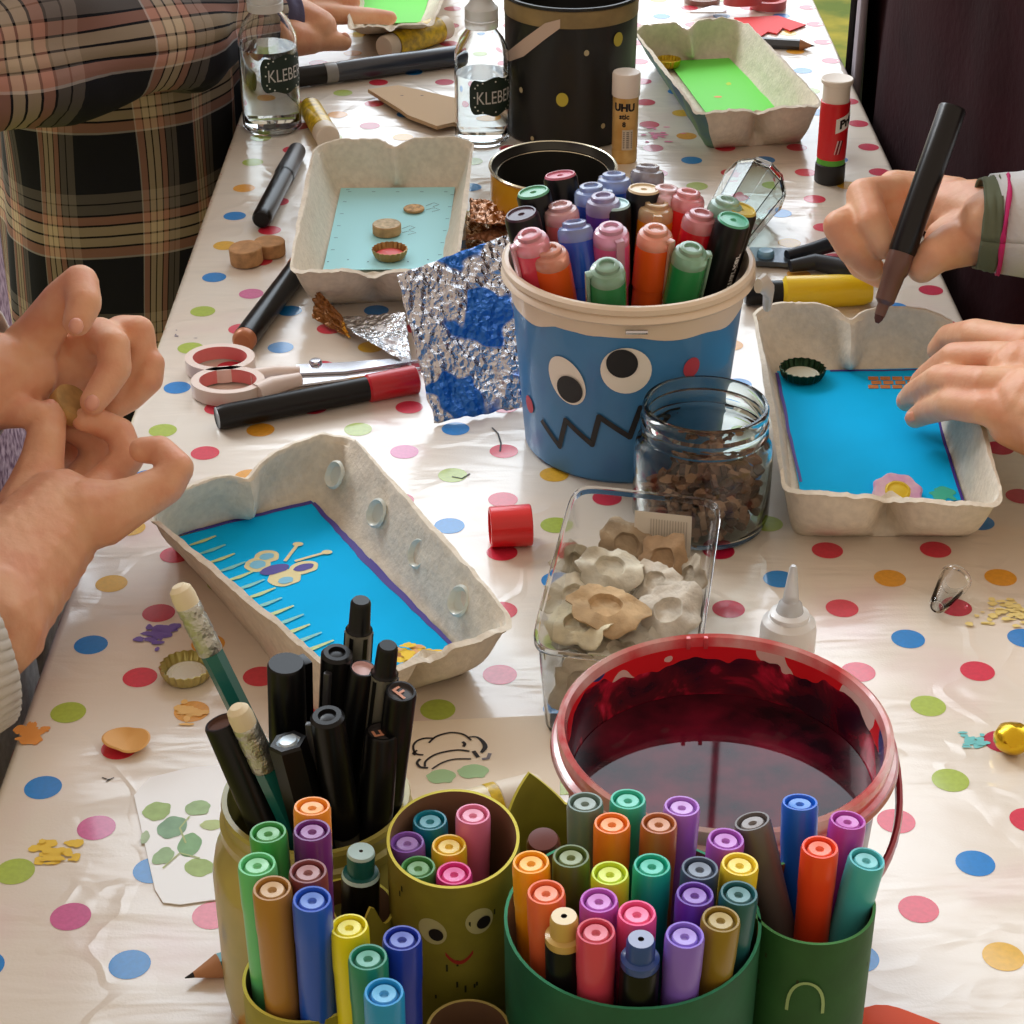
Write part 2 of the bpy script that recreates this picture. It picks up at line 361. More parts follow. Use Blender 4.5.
tube_cup(-.048, .446, .0136, .078, OLV, 'olive tube cup with a wavy cut rim around one dark marker with pale teal tip', group=gC, flecks=18, cut=ear)
tube_cup(-.035, .385, .0145, .070, OLV, 'olive tube cup at the bottom edge holding yellow, green and two blue pens', group=gC)
tube_cup(-.0122, .405, .0118, .068, (120, 105, 50), 'empty olive tube cup with brown inside, below the smiling face cup', group=gC)
def ear2(a):
    d = ((a-R(60)+PI) % (2*PI))-PI; d2 = ((a-R(150)+PI) % (2*PI))-PI
    d2 = ((a-R(118)+PI) % (2*PI))-PI; return .013*max(0, 1-abs(d2)/.8)-.002
tube_cup(.012, .468, .0150, .088, OLV, 'olive tube cup with a pointed leaf-shaped ear beside the brown felt pen', group=gC, flecks=14, cut=ear2, inner=mat(OLV, .6, mott=.22, mscale=70, bump=.2))
tube_cup(.033, .4150, .0352, .100, (22, 92, 62), 'wide dark green pot crammed with felt pens at bottom centre', name='pen_pot', flare=.03)
t = tube_cup(.0830, .4215, .0176, .100, (38, 88, 40), 'mid green tube cup at lower right holding five felt pens', group=gC, flecks=26, seed=8)
b = MB(); b.stroke([(.005-.005*math.cos(PI*k/16), .011*math.sin(PI*k/16)**.7) for k in range(17)], .0009, 0, mat((150, 175, 120), .7))
bb = MB(); bb.add([onc(.0182, R(262), .0755, p.x-.005, p.y) for p in b.v], b.f, mat((150, 175, 120), .7)); bb.build('painted_leaf_outline', t)

JX, JY = -.0607, .4880
def pens(lst, cx, cy, rb, ztop, grp, maker=felt_pen, rt=.03, where=''):
    for e in lst:
        u, v, col, lab = e[:4]; z = e[4] if len(e) > 4 else (ztop if not callable(ztop) else ztop(v))
        T = P(u, v, z); d = Vector((T.x-cx, T.y-cy)); f = min(.85, rb/max(d.length, 1e-5))
        B = Vector((cx+d.x*f, cy+d.y*f, .003)) if len(e) < 6 else Vector(e[5]); maker(T, B, col, lab, grp)
gp = 'felt pens in the wide dark green pot'
pens([(585, 802, (100, 122, 112), 'grey-green felt pen at the far left back of the wide green pot'),
 (628, 799, (52, 178, 150), 'sea-green felt pen standing tallest at the back of the wide green pot'),
 (612, 823, (236, 124, 36), 'bright orange felt pen between the grey-green pen and the brown pen'),
 (659, 823, (176, 98, 48), 'brown felt pen at the back of the wide green pot'),
 (531, 862, (244, 164, 26), 'amber yellow felt pen at the left rim of the wide green pot'),
 (571, 856, (86, 104, 44), 'dark olive felt pen with dull green end in the wide green pot'),
 (610, 873, (196, 218, 44), 'lime green felt pen in the middle of the wide green pot'),
 (652, 865, (24, 172, 142), 'turquoise green felt pen in the middle of the wide green pot'),
 (546, 892, (230, 108, 62), 'salmon orange felt pen at the left front of the wide green pot'),
 (599, 900, (184, 86, 190), 'violet-pink felt pen with white plug in the wide green pot'),
 (637, 913, (236, 84, 142), 'hot pink felt pen in the wide green pot beside the violet-pink one'),
 (596, 931, (204, 70, 92), 'rose red felt pen at the front of the wide green pot'),
 (685, 935, (134, 104, 208), 'lilac felt pen at the front right of the wide green pot'),
 (682, 806, (172, 112, 204), 'light purple felt pen at the back of the pot, before the paint water bucket'),
 (726, 839, (166, 82, 188), 'orchid felt pen leaning beside the grey-black pen'),
 (700, 868, (66, 80, 104), 'slate navy felt pen in the wide green pot left of the yellow one'),
 (740, 864, (232, 204, 52), 'lemon yellow felt pen at the right of the wide green pot'),
 (695, 894, (98, 52, 164), 'deep purple felt pen in the wide green pot'),
 (739, 893, (32, 92, 98), 'dark petrol felt pen at the right rim of the wide green pot'),
 (721, 919, (142, 116, 38), 'olive brown felt pen at the right front of the wide green pot')],
 .033, .4150, .0235, .118, gp)
pens([(564, 916, (196, 164, 88), 'black paint marker with gold cap in the wide green pot'), (641, 939, (44, 74, 140), 'black paint marker with pale blue cap at the front of the green pot')],
 .033, .4150, .0235, .1185, 'paint markers with stepped caps', maker=paint_pen)
pens([(752, 821, (92, 84, 82), 'grey-brown felt pen with white plug leaning at the left of the mid green cup', .1185, (.097, .415, .003)),
 (800, 802, (22, 96, 204), 'royal blue felt pen at the back of the mid green cup'),
 (848, 820, (176, 66, 168), 'magenta felt pen in the mid green cup behind the turquoise one'),
 (820, 847, (238, 74, 34), 'vermilion red felt pen at the front of the mid green cup'),
 (867, 859, (72, 178, 184), 'pale turquoise felt pen leaning right out of the mid green cup', .114, (.083, .424, .003))], .084, .420, .004, .1175, 'felt pens in the mid green tube cup')
pens([(312, 806, (240, 148, 46), 'orange felt pen at the back of the lower left olive cup'), (268, 832, (64, 156, 76), 'grass green felt pen at the back left of the lower left olive cup'),
 (257, 864, (96, 194, 124), 'mint green felt pen at the left of the lower left olive cup'), (312, 830, (112, 44, 124), 'plum purple felt pen in front of the orange one'),
 (308, 871, (126, 62, 62), 'maroon brown felt pen in the lower left olive cup'), (272, 888, (168, 120, 54), 'ochre brown felt pen at the front of the lower left olive cup'),
 (312, 899, (34, 84, 194), 'blue felt pen at the front right of the lower left olive cup')], -.0564, .4085, .0095, .125, 'felt pens in the lower left olive cup')
pens([(349, 926, (232, 220, 24), 'yellow felt pen in the bottom edge olive cup'), (402, 938, (26, 50, 164), 'navy felt pen in the bottom edge olive cup'),
 (368, 957, (34, 132, 104), 'bottle green felt pen in the bottom edge olive cup'), (384, 992, (34, 146, 208), 'sky blue felt pen at the bottom edge of the photo')], -.035, .385, .009, .115, 'felt pens in the bottom edge olive cup')
pens([(430, 820, (14, 124, 146), 'teal blue felt pen with shiny end in the smiling face cup'), (473, 814, (228, 126, 164), 'light pink felt pen standing tall in the smiling face cup', .101),
 (407, 842, (134, 86, 174), 'purple felt pen in the smiling face cup'), (449, 845, (238, 196, 44), 'yellow felt pen in the smiling face cup'),
 (418, 867, (74, 144, 74), 'green felt pen in the smiling face cup'), (454, 873, (228, 56, 144), 'magenta pink felt pen in the smiling face cup')], fx, fy, .012, .097, 'felt pens in the smiling face cup')
# round-capped brown pen and the dark teal-tipped one
T = P(543, 838, .097); B = Vector((.014, .470, .003)); t = thing('marker_pen', 'dark red-brown round-capped marker beside the pointed leaf ear', 'pen'); L = aim(t, B, T)
b = MB(); b.lathe([(0, 0), (.0045, 0), (.005, .003), (.005, L-.012)], mat((90, 40, 32), .3), n=24); b.build('barrel', t)
b = MB(); b.lathe([(.0058, L-.012), (.0058, L-.009), (.0050, L-.0085), (.0050, L-.002), (.0043, L-.0004), (0, L)], mat((98, 36, 28), .3, coat=.4), n=24); b.build('cap', t)
T = P(361, 851, .098); B = Vector((-.048, .446, .003)); t = thing('marker_pen', 'dark marker with stepped pale teal tip in the wavy cut cup', 'pen'); L = aim(t, B, T)
b = MB(); b.lathe([(0, 0), (.005, 0), (.0056, .003), (.0056, L-.009)], BLK, n=24); b.build('barrel', t)
b = MB(); tm = mat((24, 96, 92), .3); b.lathe([(.0056, L-.009), (.0052, L-.0078), (.0040, L-.0075, tm), (.0041, L-.001, tm), (.0038, L), (.0006, L), (0, L-.001, ink)], mat((190, 222, 224), .3), n=24); b.build('cap', t)

# jar of black pens and pencils
t = thing('painted_jar', 'ochre green painted glass jar holding black pens and two pencils', 'jar', (JX, JY, 0))
jm = mat((176, 158, 84), .35, mott=.25, mscale=30, coat=.5, col2=(150, 146, 70))
b = MB(); jr = .0290
b.lathe([(0, 0), (.0295, 0), (.0322, .003), (.0335, .012), (.0338, .058), (.0325, .065), (.0292, .070), (.0285, .0725), (.0302, .0745), (.0302, .0775), (.0288, .0785), (.0288, .082), (.0294, .0835), (.0290, .085), (.0274, .085), (.0270, .083), (.0272, .070), (.0312, .062), (.0318, .012), (.029, .003), (0, .002)], jm, n=56); b.build('jar_body', t)
def tip_pen(T, B, kind, label, r=.0042, F_=False):
    t = thing({'pencil': 'pencil', 'fine': 'fineliner'}.get(kind, 'marker_pen'), label, 'pencil' if kind == 'pencil' else 'pen', group='pencils in the painted jar' if kind == 'pencil' else 'black pens in the painted jar')
    L = aim(t, B, T); Gy = mat((128, 128, 116), .35, metal=.3)
    if kind == 'pencil':
        b = MB(); b.lathe([(0, 0), (.0006, .001), (.0034, .018), (.0036, .019), (.0036, L-.023)], mat((12, 92, 88), .35, coat=.5, mott=.5, mscale=55, col2=(22, 100, 96)), n=6); b.build('shaft', t, smooth=False)
        b = MB(); b.lathe([(.0036, L-.024), (.0039, L-.0235), (.0039, L-.019), (.0036, L-.018), (.0039, L-.017), (.0039, L-.012), (.0036, L-.011), (.0039, L-.010), (.0039, L-.0075), (.0036, L-.007)], mat((190, 190, 180), .3, metal=.85, bump=1., bscale=700), n=24); b.build('ferrule', t)
        b = MB(); b.lathe([(.0037, L-.0073), (.0038, L-.004), (.0034, L-.0015), (.0020, L-.0002), (0, L)], mat((222, 208, 176), .8, bump=.3), n=24); b.build('eraser', t)
    elif kind == 'fine':
        b = MB(); b.lathe([(0, 0), (.003, 0), (r, .003), (r, L-.011)], Gy, n=16)
        for k in range(6):
            M = Matrix.Rotation(k*PI/3, 4, 'Z'); b.box((r*.93, -.0006, .003), (r*1.06, .0006, L-.012), BLK, M)
        b.build('barrel', t); b = MB(); b.lathe([(r*.95, L-.011), (r*.80, L-.010), (r*.74, L-.001), (r*.6, L), (0, L)], BLK, n=20); b.build('tip_plug', t)
    elif kind == 'cap':
        b = MB(); b.lathe([(0, 0), (r*.8, 0), (r*.9, .003), (r*.9, L-.046)], Gy, n=20); b.build('barrel', t)
        b = MB(); b.lathe([(r*.9, L-.047), (r*1.05, L-.046), (r*1.02, L-.001), (r*.85, L), (r*.55, L), (r*.5, L-.001), (0, L-.0005)], BLK, n=24)
        b.build('cap', t)
        b = MB(); b.box((r*.9, -.001, L-.036), (r*1.4, .001, L-.004), mat((50, 50, 54), .3), Matrix.Rotation(R(200), 4, 'Z'), bev=.0004); b.build('clip', t)
    elif kind == 'hex':
        b = MB(); b.lathe([(0, 0), (r, 0), (r*1.15, L-.001), (r*1.05, L), (r*.75, L)], BLK, n=6); b.build('barrel', t, smooth=False)
        b = MB(); b.lathe([(r*.78, L-.0001), (r*.6, L-.0006), (r*.5, L+.0004), (0, L+.0006)], mat((190, 205, 215), .3, metal=.4), n=20); b.build('end_plug', t)
    elif kind == 'chisel':
        b = MB(); b.lathe([(0, 0), (.005, 0), (.0056, .003), (.0056, L-.05)], BLK, n=24); b.build('barrel', t)
        b = MB(); b.lathe([(.0056, L-.052), (.0060, L-.05), (.0057, L-.001), (.0052, L), (0, L)], BLK, n=24); b.box((.001, -.0028, L-.045), (.0078, .0028, L-.001), BLK, bev=.0008); b.build('cap', t)
    elif kind == 'plain':
        b = MB(); b.lathe([(0, 0), (r*.9, 0), (r, .003), (r, L-.0008), (r*.92, L), (r*.8, L)], BLK, n=24)
        b.build('barrel', t)
        pm = mat((70, 66, 66), .35) if F_ != 'w' else mat((224, 190, 188), .4)
        if F_ == 'open': pm = mat((92, 62, 50), .5)
        b = MB(); b.lathe([(r*.82, L-.0001), (r*.78, L-.0012), (0, L-.001)], pm, n=20)
        if F_ == 'F' or F_ == 'M':
            fm = mat((216, 150, 120), .4)
            text_mesh(b, F_, r*1.5, fm, lambda x, y: Vector((x, y-r*.5, L-.0007)), bold=.0001)
        b.build('end_plug', t)
    return t
def inj(dx, dy): return Vector((JX+dx, JY+dy, .004))
def jp(u, v, z, dx, dy, kind, lab, **k):
    return tip_pen(P(u, v, z), inj(dx, dy), kind, lab, **k)
jp(178, 585, .150, .018, -.004, 'pencil', 'teal pencil with worn eraser leaning furthest out of the jar')
jp(236, 706, .128, .018, -.012, 'pencil', 'teal pencil with round eraser in front of the taller pencil')
jp(221, 722, .118, .010, -.020, 'plain', 'thick black pen with hollow brown end leaning left over the jar rim', r=.0054, F_='open')
jp(288, 741, .118, .014, -.022, 'hex', 'six-sided black pen with silver plug at the front of the jar', r=.0052)
jp(286, 663, .132, -.012, .010, 'chisel', 'thick black chisel marker with clip cap standing in the jar')
jp(361, 600, .148, .002, .020, 'fine', 'tallest grey ribbed fineliner with black end in the jar')
jp(337, 652, .136, -.003, .014, 'cap', 'black capped pen with round hollow end behind the front pens', r=.0047)
jp(388, 645, .142, .006, .012, 'fine', 'grey ribbed fineliner leaning right beside the F pen')
jp(363, 668, .132, -.006, .008, 'plain', 'black pen with pale pink end between the two fineliners', r=.0042, F_='w')
jp(401, 691, .130, .012, .006, 'plain', 'black pen with a pale letter on its end at the right side of the jar', r=.0048, F_='F')
jp(382, 731, .116, .012, -.014, 'plain', 'black pen marked F on its end at the front right of the jar', r=.0052, F_='F')
jp(327, 715, .128, .014, -.006, 'cap', 'dark grey capped pen with shiny dimple in the middle of the jar', r=.0050)

# ---------------------------------------------------------------- blue bucket with markers
BX, BY = .0556, .882; BH = .0980; BR = .0602; BB = .0490
t = thing('blue_bucket', 'blue painted bucket with googly eyes and zigzag mouth, full of markers', 'bucket', (BX, BY, 0))
blue = mat((62, 128, 184), .42, coat=.25, mott=.1, mscale=25); cream = mat((226, 208, 186), .4, coat=.2)
def br(z): return BB+(BR-.003-BB)*z/BH
b = MB()
for z0, z1, mm in ((.0, .072, blue), (.072, BH-.008, cream)):
    pass
b.lathe([(0, 0), (BB-.002, 0), (BB, .002)]+[(br(z), z) for z in (.02, .04, .06, .081)], blue, n=96)
b.lathe([(br(.081), .081), (br(.085)+.0002, .085), (br(.089)+.0003, .089)], cream, n=96)
# wavy lower border of the unpainted rim
vs = []; n = 96
for k in range(n):
    a = 2*PI*k/n; w = .0045*noise.noise(Vector((math.cos(a)*2.3, math.sin(a)*2.3, 4)))+.003*math.sin(3*a+.6)
    for z in (.0815+w*.75-.002, .0895): vs.append(((br(z)+.0004)*math.cos(a), (br(z)+.0004)*math.sin(a), z))
b.add(vs, [[2*k, 2*((k+1) % n), 2*((k+1) % n)+1, 2*k+1] for k in range(n)], cream)
b.build('bucket_wall', t)
b = MB(); b.lathe([(br(.089), .089), (BR-.0005, .0888), (BR+.0008, .0902), (BR, .0922), (BR-.0012, .0930), (BR+.0003, .0942), (BR+.0003, .0967), (BR-.001, .0980), (BR-.0028, .0980), (BR-.0038, .0962), (BR-.004, .086), (BB-.0035, .003), (0, .0025)], cream, n=96); b.build('rim', t)
def bpt(az, z, x, y, off=.0005):
    rr = br(z+y)+off; a = az+x/rr; return Vector((rr*math.cos(a), rr*math.sin(a), z+y))
def bpatch(mb, az, z, rx, ry, m, off=.0005, tilt=0, n=32):
    vs = []
    for k in range(n+1):
        a = 2*PI*k/n; x, y = (0, 0) if k == n else (rx*math.cos(a), ry*math.sin(a))
        x, y = x*math.cos(tilt)-y*math.sin(tilt), x*math.sin(tilt)+y*math.cos(tilt); vs.append(bpt(az, z, x, y, off))
    mb.add(vs, [[n, k, (k+1) % n] for k in range(n)], m)
def braz(u, v):
    """azimuth and height of the bucket wall point seen at pixel u, v"""
    best = None
    for k in range(181):
        a = R(180+k)
        for q in range(46):
            z = q*.002; p = Vector((BX+br(z)*math.cos(a), BY+br(z)*math.sin(a), z))
            pr = proj(p); d = (pr[0]-u)**2+(pr[1]-v)**2
            if best is None or d < best[0]: best = (d, a, z)
    return best[1], best[2]
def proj(p):
    x, y, z = p[0], p[1], p[2]-HC
    dz = y*cc-z*ss; dy = -(y*ss+z*cc)
    return 512+F*x/dz, 512+F*dy/dz
EB = mat((30, 32, 36), .5)
for (u, v, rx, ry, u2, v2, r2, tl) in ((566, 381, .0096, .0128, 571, 387, .0070, .45), (626, 369, .0120, .0122, 622, 363, .0074, 0)):
    az, z = braz(u, v); b = MB(); bpatch(b, az, z, rx, ry, WHT, .0006, tl); o = b.build('eye', t)
    az, z = braz(u2, v2); b = MB(); bpatch(b, az, z, r2, r2*1.02, EB, .0011, 0); b.build('pupil', o)
for (u, v, rx, ry) in ((691, 366, .0046, .0052), (531, 403, .0040, .0046)):
    az, z = braz(u, v); b = MB(); bpatch(b, az, z, rx, ry, mat((186, 62, 78), .5), .0006); b.build('cheek_spot', t)
zig = [braz(u, v) for u, v in ((543, 420), (560, 445), (567, 420), (592, 444), (600, 418), (629, 437), (641, 409), (652, 432), (668, 412), (676, 410))]
b = MB()
for (a0, z0), (a1, z1) in zip(zig, zig[1:]):
    N = 6; vs = []
    dx = (a1-a0)*br(.03); dz = z1-z0; l = math.hypot(dx, dz); nx_, nz_ = -dz/l*.0014, dx/l*.0014
    for k in range(N+1):
        f = k/N; a = a0+(a1-a0)*f; z = z0+dz*f
        for s in (1, -1): vs.append(bpt(a, z, nx_*s, nz_*s, .0007))
    b.add(vs, [[2*k, 2*k+1, 2*k+3, 2*k+2] for k in range(N)], EB)
    b.add([bpt(a1, z1, .0015*math.cos(q), .0015*math.sin(q), .00075) for q in [2*PI*w/10 for w in range(10)]], [list(range(10))], EB)
b.build('zigzag_mouth', t)
# handle lug and folded-down strap
a, z = braz(737, 300); b = MB(); pts = []
lug = Vector(((BR+.001)*math.cos(R(-12)), (BR+.001)*math.sin(R(-12)), .0905))
for k in range(9):
    f = k/8; pts.append(lug+Vector((.009*f, .012*f-.0, -.022*f*f)))
b.tube([lug+Vector((0, -.010, .002)), lug+Vector((.003, -.004, .001)), lug+Vector((.007, .004, -.006)), lug+Vector((.008, .012, -.018))], [.0022, .003, .0028, .0022], mat((222, 216, 206), .35, trans=.2), n=10, flat=1.6); b.build('handle', t)
b = MB(); b.tube([(-.004, -BR-.0004, .0865), (.006, -BR-.0004, .0865)], .0012, STEEL, n=8); b.build('tab', t)

def bmk(u, v, z, bx, by):
    return P(u, v, z), Vector((BX+bx, BY+by, .005))
def spread(u, v, z):
    T = P(u, v, z); d = Vector((T.x-BX, T.y-BY)); f = min(.50, .030/max(d.length, 1e-5)); return T, Vector((BX+d.x*f, BY+d.y*f+.010, .0045))
ZM = .119
bl = [(560, 174, (34, 18, 24), 'k', (196, 108, 130), 'black marker with dusty pink end at the back left of the blue bucket'),
 (591, 185, (28, 80, 190), 'c', 2.0, 'blue marker with pale cap at the back of the blue bucket, left one'),
 (614, 173, (36, 90, 200), 'c', -1.2, 'blue marker with clip at the back of the blue bucket, behind the purple one'),
 (648, 165, (40, 30, 56), 'c', None, 'dark plum marker with pale blue cap, furthest back in the blue bucket'),
 (533, 191, (20, 40, 34), 'k', (96, 168, 132), 'black marker with mint green end at the left back of the blue bucket'),
 (560, 204, (226, 118, 118), 'c', 2.6, 'coral pink marker behind the two black ones of the blue bucket'),
 (603, 195, (86, 56, 150), 'c', None, 'purple marker in the middle back of the blue bucket'),
 (614, 203, (22, 30, 34), 'k', (176, 216, 218), 'black marker with ice blue end in the middle of the blue bucket'),
 (644, 188, (26, 22, 20), 'k', (216, 196, 160), 'black marker with cream end in the blue bucket'),
 (667, 187, (230, 140, 148), 'c', 1.0, 'pale rose marker lying across the back right of the blue bucket'),
 (657, 202, (236, 152, 30), 'c', 3.4, 'amber marker with clear clip cap in the blue bucket'),
 (689, 191, (222, 34, 40), 'c', None, 'red marker behind the pink-capped red one in the blue bucket'),
 (702, 212, (206, 24, 44), 'c', None, 'crimson marker with pink cap at the right of the blue bucket'),
 (728, 199, (60, 150, 116), 'c', None, 'teal-capped marker at the right back of the blue bucket'),
 (741, 208, (24, 30, 30), 'k', (202, 178, 70), 'black marker with mustard yellow end at the right rim of the blue bucket'),
 (734, 219, (20, 26, 26), 'K', (86, 176, 142), 'black lettered marker with sea green end at the right of the blue bucket'),
 (521, 213, (44, 22, 34), 'k', (70, 44, 60), 'black-plum marker with dark end at the far left of the blue bucket'),
 (529, 233, (222, 62, 88), 'c', 4.4, 'raspberry pink marker leaning left over the bucket rim'),
 (549, 248, (240, 96, 32), 'c', None, 'orange marker without clip leaning at the front left of the blue bucket'),
 (574, 221, (24, 72, 190), 'c', None, 'royal blue marker at the front left of the blue bucket'),
 (611, 226, (222, 92, 150), 'c', 5.4, 'magenta pink marker with long clip at the front of the blue bucket'),
 (656, 228, (236, 92, 28), 'c', 5.3, 'orange marker with long clip at the front middle of the blue bucket'),
 (607, 264, (40, 128, 72), 'c', 3.6, 'green marker lowest at the front of the blue bucket'),
 (692, 247, (36, 136, 72), 'c', 5.9, 'green marker with clip at the front right of the blue bucket')]
for (u, v, col, k, ex, lab) in bl:
    z = ZM if v > 200 else ZM+.004
    if v > 240: z = .113
    T, B = spread(u, v, z)
    if u == 574: B = Vector((BX-.012, BY-.028, .0045))
    if k == 'c': big_marker(T, B, col, lab, clip=ex)
    else: black_marker(T, B, ex, lab, group='chunky markers in the blue bucket', txt='marker' if k == 'K' else None, taz=R(245))

# ---------------------------------------------------------------- red paint-water bucket
QX, QY, QZ, QR = .0683, .5170, .090, .0545
def stained():
    m = bpy.data.materials.new('stained_plastic'); m.use_nodes = True; nt = m.node_tree; b = nt.nodes['Principled BSDF']
    tc = nt.nodes.new('ShaderNodeTexCoord'); n = nt.nodes.new('ShaderNodeTexNoise'); n.inputs['Scale'].default_value = 42; n.inputs['Detail'].default_value = 6; n.inputs['Distortion'].default_value = 1.2
    sep = nt.nodes.new('ShaderNodeSeparateXYZ'); nt.links.new(tc.outputs['Object'], sep.inputs[0]); nt.links.new(tc.outputs['Object'], n.inputs['Vector'])
    r = nt.nodes.new('ShaderNodeValToRGB'); e = r.color_ramp.elements
    e[0].position = .40; e[0].color = (*lin((48, 6, 28)), 1); e[1].position = .72; e[1].color = (*lin((244, 70, 110)), 1)
    x = e.new(.53); x.color = (*lin((96, 10, 30)), 1)
    x = e.new(.60); x.color = (*lin((186, 20, 54)), 1)
    nt.links.new(n.outputs['Fac'], r.inputs['Fac'])
    # drying line: above it only bright red and blue streaks on clear plastic
    n2 = nt.nodes.new('ShaderNodeTexNoise'); n2.inputs['Scale'].default_value = 30; n2.inputs['Detail'].default_value = 3; nt.links.new(tc.outputs['Object'], n2.inputs['Vector'])
    ma = nt.nodes.new('ShaderNodeMath'); ma.operation = 'MULTIPLY_ADD'; nt.links.new(n2.outputs['Fac'], ma.inputs[0]); ma.inputs[1].default_value = .034; nt.links.new(sep.outputs['Z'], ma.inputs[2])
    gt = nt.nodes.new('ShaderNodeMath'); gt.operation = 'GREATER_THAN'; nt.links.new(ma.outputs[0], gt.inputs[0]); gt.inputs[1].default_value = .0965
    r2 = nt.nodes.new('ShaderNodeValToRGB'); r2.color_ramp.interpolation = 'CONSTANT'; e = r2.color_ramp.elements
    e[0].position = 0; e[0].color = (*lin((40, 60, 120)), 1); e[1].position = .42; e[1].color = (*lin((222, 30, 40)), 1); x = e.new(.55); x.color = (*lin((226, 190, 182)), 1)
    n3 = nt.nodes.new('ShaderNodeTexNoise'); n3.inputs['Scale'].default_value = 34; n3.inputs['Detail'].default_value = 2
    mp = nt.nodes.new('ShaderNodeMapping'); mp.inputs['Location'].default_value = (3, 5, 7); nt.links.new(tc.outputs['Object'], mp.inputs['Vector']); nt.links.new(mp.outputs[0], n3.inputs['Vector']); nt.links.new(n3.outputs['Fac'], r2.inputs['Fac'])
    mx = nt.nodes.new('ShaderNodeMix'); mx.data_type = 'RGBA'; nt.links.new(gt.outputs[0], mx.inputs[0]); nt.links.new(r.outputs['Color'], mx.inputs[6]); nt.links.new(r2.outputs['Color'], mx.inputs[7])
    nt.links.new(mx.outputs[2], b.inputs['Base Color']); b.inputs['Roughness'].default_value = .25; b.inputs['Coat Weight'].default_value = .3
    return m
t = thing('paint_water_bucket', 'clear bucket stained dark red inside, half full of murky paint water', 'bucket', (QX, QY, 0))
st = stained(); redp = mat((248, 214, 208), .2, trans=.3, coat=.6, mott=.6, mscale=45, col2=(236, 84, 88), key='rimred')
clr = mat((236, 206, 204), .15, trans=.55, mott=.5, mscale=40, col2=(214, 90, 90), key='outred')
b = MB(); b.lathe([(0, 0), (.0440, 0), (.0462, .003), (.0475, .02), (.0510, .084)], mat((120, 24, 42), .3, coat=.3, mott=.5, mscale=25), n=96)
b.lathe([(0, .002), (.044, .002), (.0500, .074), (.0508, .086)], st, n=96); b.build('bucket_wall', t)
b = MB(); b.lathe([(.0508, .080), (.0545, .0795), (.0553, .0805), (.0553, .0830), (.0535, .0838), (.0540, .0870), (.0538, .0893), (.0526, .0902), (.0515, .0893), (.0508, .086), (.0505, .080)], redp, n=96)
b.lathe([(.0556, .0806), (.0560, .0815), (.0556, .0829), (.0550, .0832)], clr, n=96); b.build('rim', t)
hm = mat((150, 40, 56), .3, coat=.3); b = MB(); pts = []
for k in range(25):
    a = R(-100+k*115/24); rr = .0568+.0012*math.sin(PI*k/24); pts.append((rr*math.cos(a), rr*math.sin(a), .079-.022*math.sin(PI*k/24)))
b.tube(pts, .0013, hm, n=8, flat=2.2); b.build('handle', t)
b = MB(); pos = []
b.box((-.0085, .0495, .0855), (-.0070, .0512, .0900), redp, bev=.0003); b.box((-.0025, .0498, .0855), (-.001, .0515, .0900), redp, bev=.0003); b.build('latch_rib', t)
wm = mat((96, 14, 34), .03, key='murk', ior=1.31, mott=.5, mscale=45, col2=(26, 6, 16))  # red blotches in the base colour imitate the bucket wall mirrored in the water
b = MB(); b.lathe([(0, .003), (.0435, .003), (.0492, .066), (.0492, .0672), (0, .0672)], wm, n=80)
one('paint_water', b, 'murky dark red paint water standing in the stained bucket', 'water', (QX, QY, .0))

# ---------------------------------------------------------------- clear glass jar with bark bits
p = P(706, 403, .0616); GX, GY = p.x, p.y
t = thing('glass_jar', 'clear screw-neck glass jar half full of brown bark bits', 'jar', (GX, GY, 0))
b = MB(); b.lathe([(0, .0008), (.026, .0005), (.0300, .002), (.0318, .007), (.0318, .038), (.0308, .042), (.0290, .0445), (.0283, .0465), (.0292, .048), (.0283, .0495), (.0283, .0525), (.0293, .054), (.0283, .0555), (.0286, .0600), (.0280, .0616), (.0268, .0616), (.0262, .060), (.0262, .047), (.0290, .041), (.0300, .038), (.0300, .008), (.028, .004), (0, .0035)], GLASS, n=72); b.build('jar_body', t)
b = MB(); q = random.Random(5); bk = [mat(c, .8, bump=.5) for c in ((112, 74, 54), (140, 96, 70), (84, 54, 42), (160, 118, 90))]
for i in range(420):
    rr = .0265*math.sqrt(q.random()); a = q.uniform(0, 2*PI); z = .0055+q.random()*(.019+.010*math.cos(a-.6)*rr/.027)
    M = Matrix.Translation((rr*math.cos(a), rr*math.sin(a), z)) @ Matrix.Rotation(q.uniform(0, 6), 4, 'X') @ Matrix.Rotation(q.uniform(0, 6), 4, 'Y')
    L = q.uniform(.0022, .0045); w = q.uniform(.0014, .0028); h = q.uniform(.0007, .0016)
    L = min(L, .0292-rr+.001); bv = [Vector((math.cos(t1)*L*(1+.4*noise.noise(Vector((t1, i, 1)))), math.sin(t1)*w, h*zz*(1+.5*noise.noise(Vector((t1*2, i, zz)))))) for zz in (-1, 1) for t1 in [k*PI/4 for k in range(8)]]
    b.add(bv, [list(range(8))[::-1], list(range(8, 16))]+[[k, (k+1) % 8, 8+(k+1) % 8, 8+k] for k in range(8)], q.choice(bk), M)
o = b.build('bark_bits', smooth=False); o.location = (GX, GY, 0); tag(o, 'heap of brown bark bits filling the clear glass jar', 'bark bits', kind='stuff')

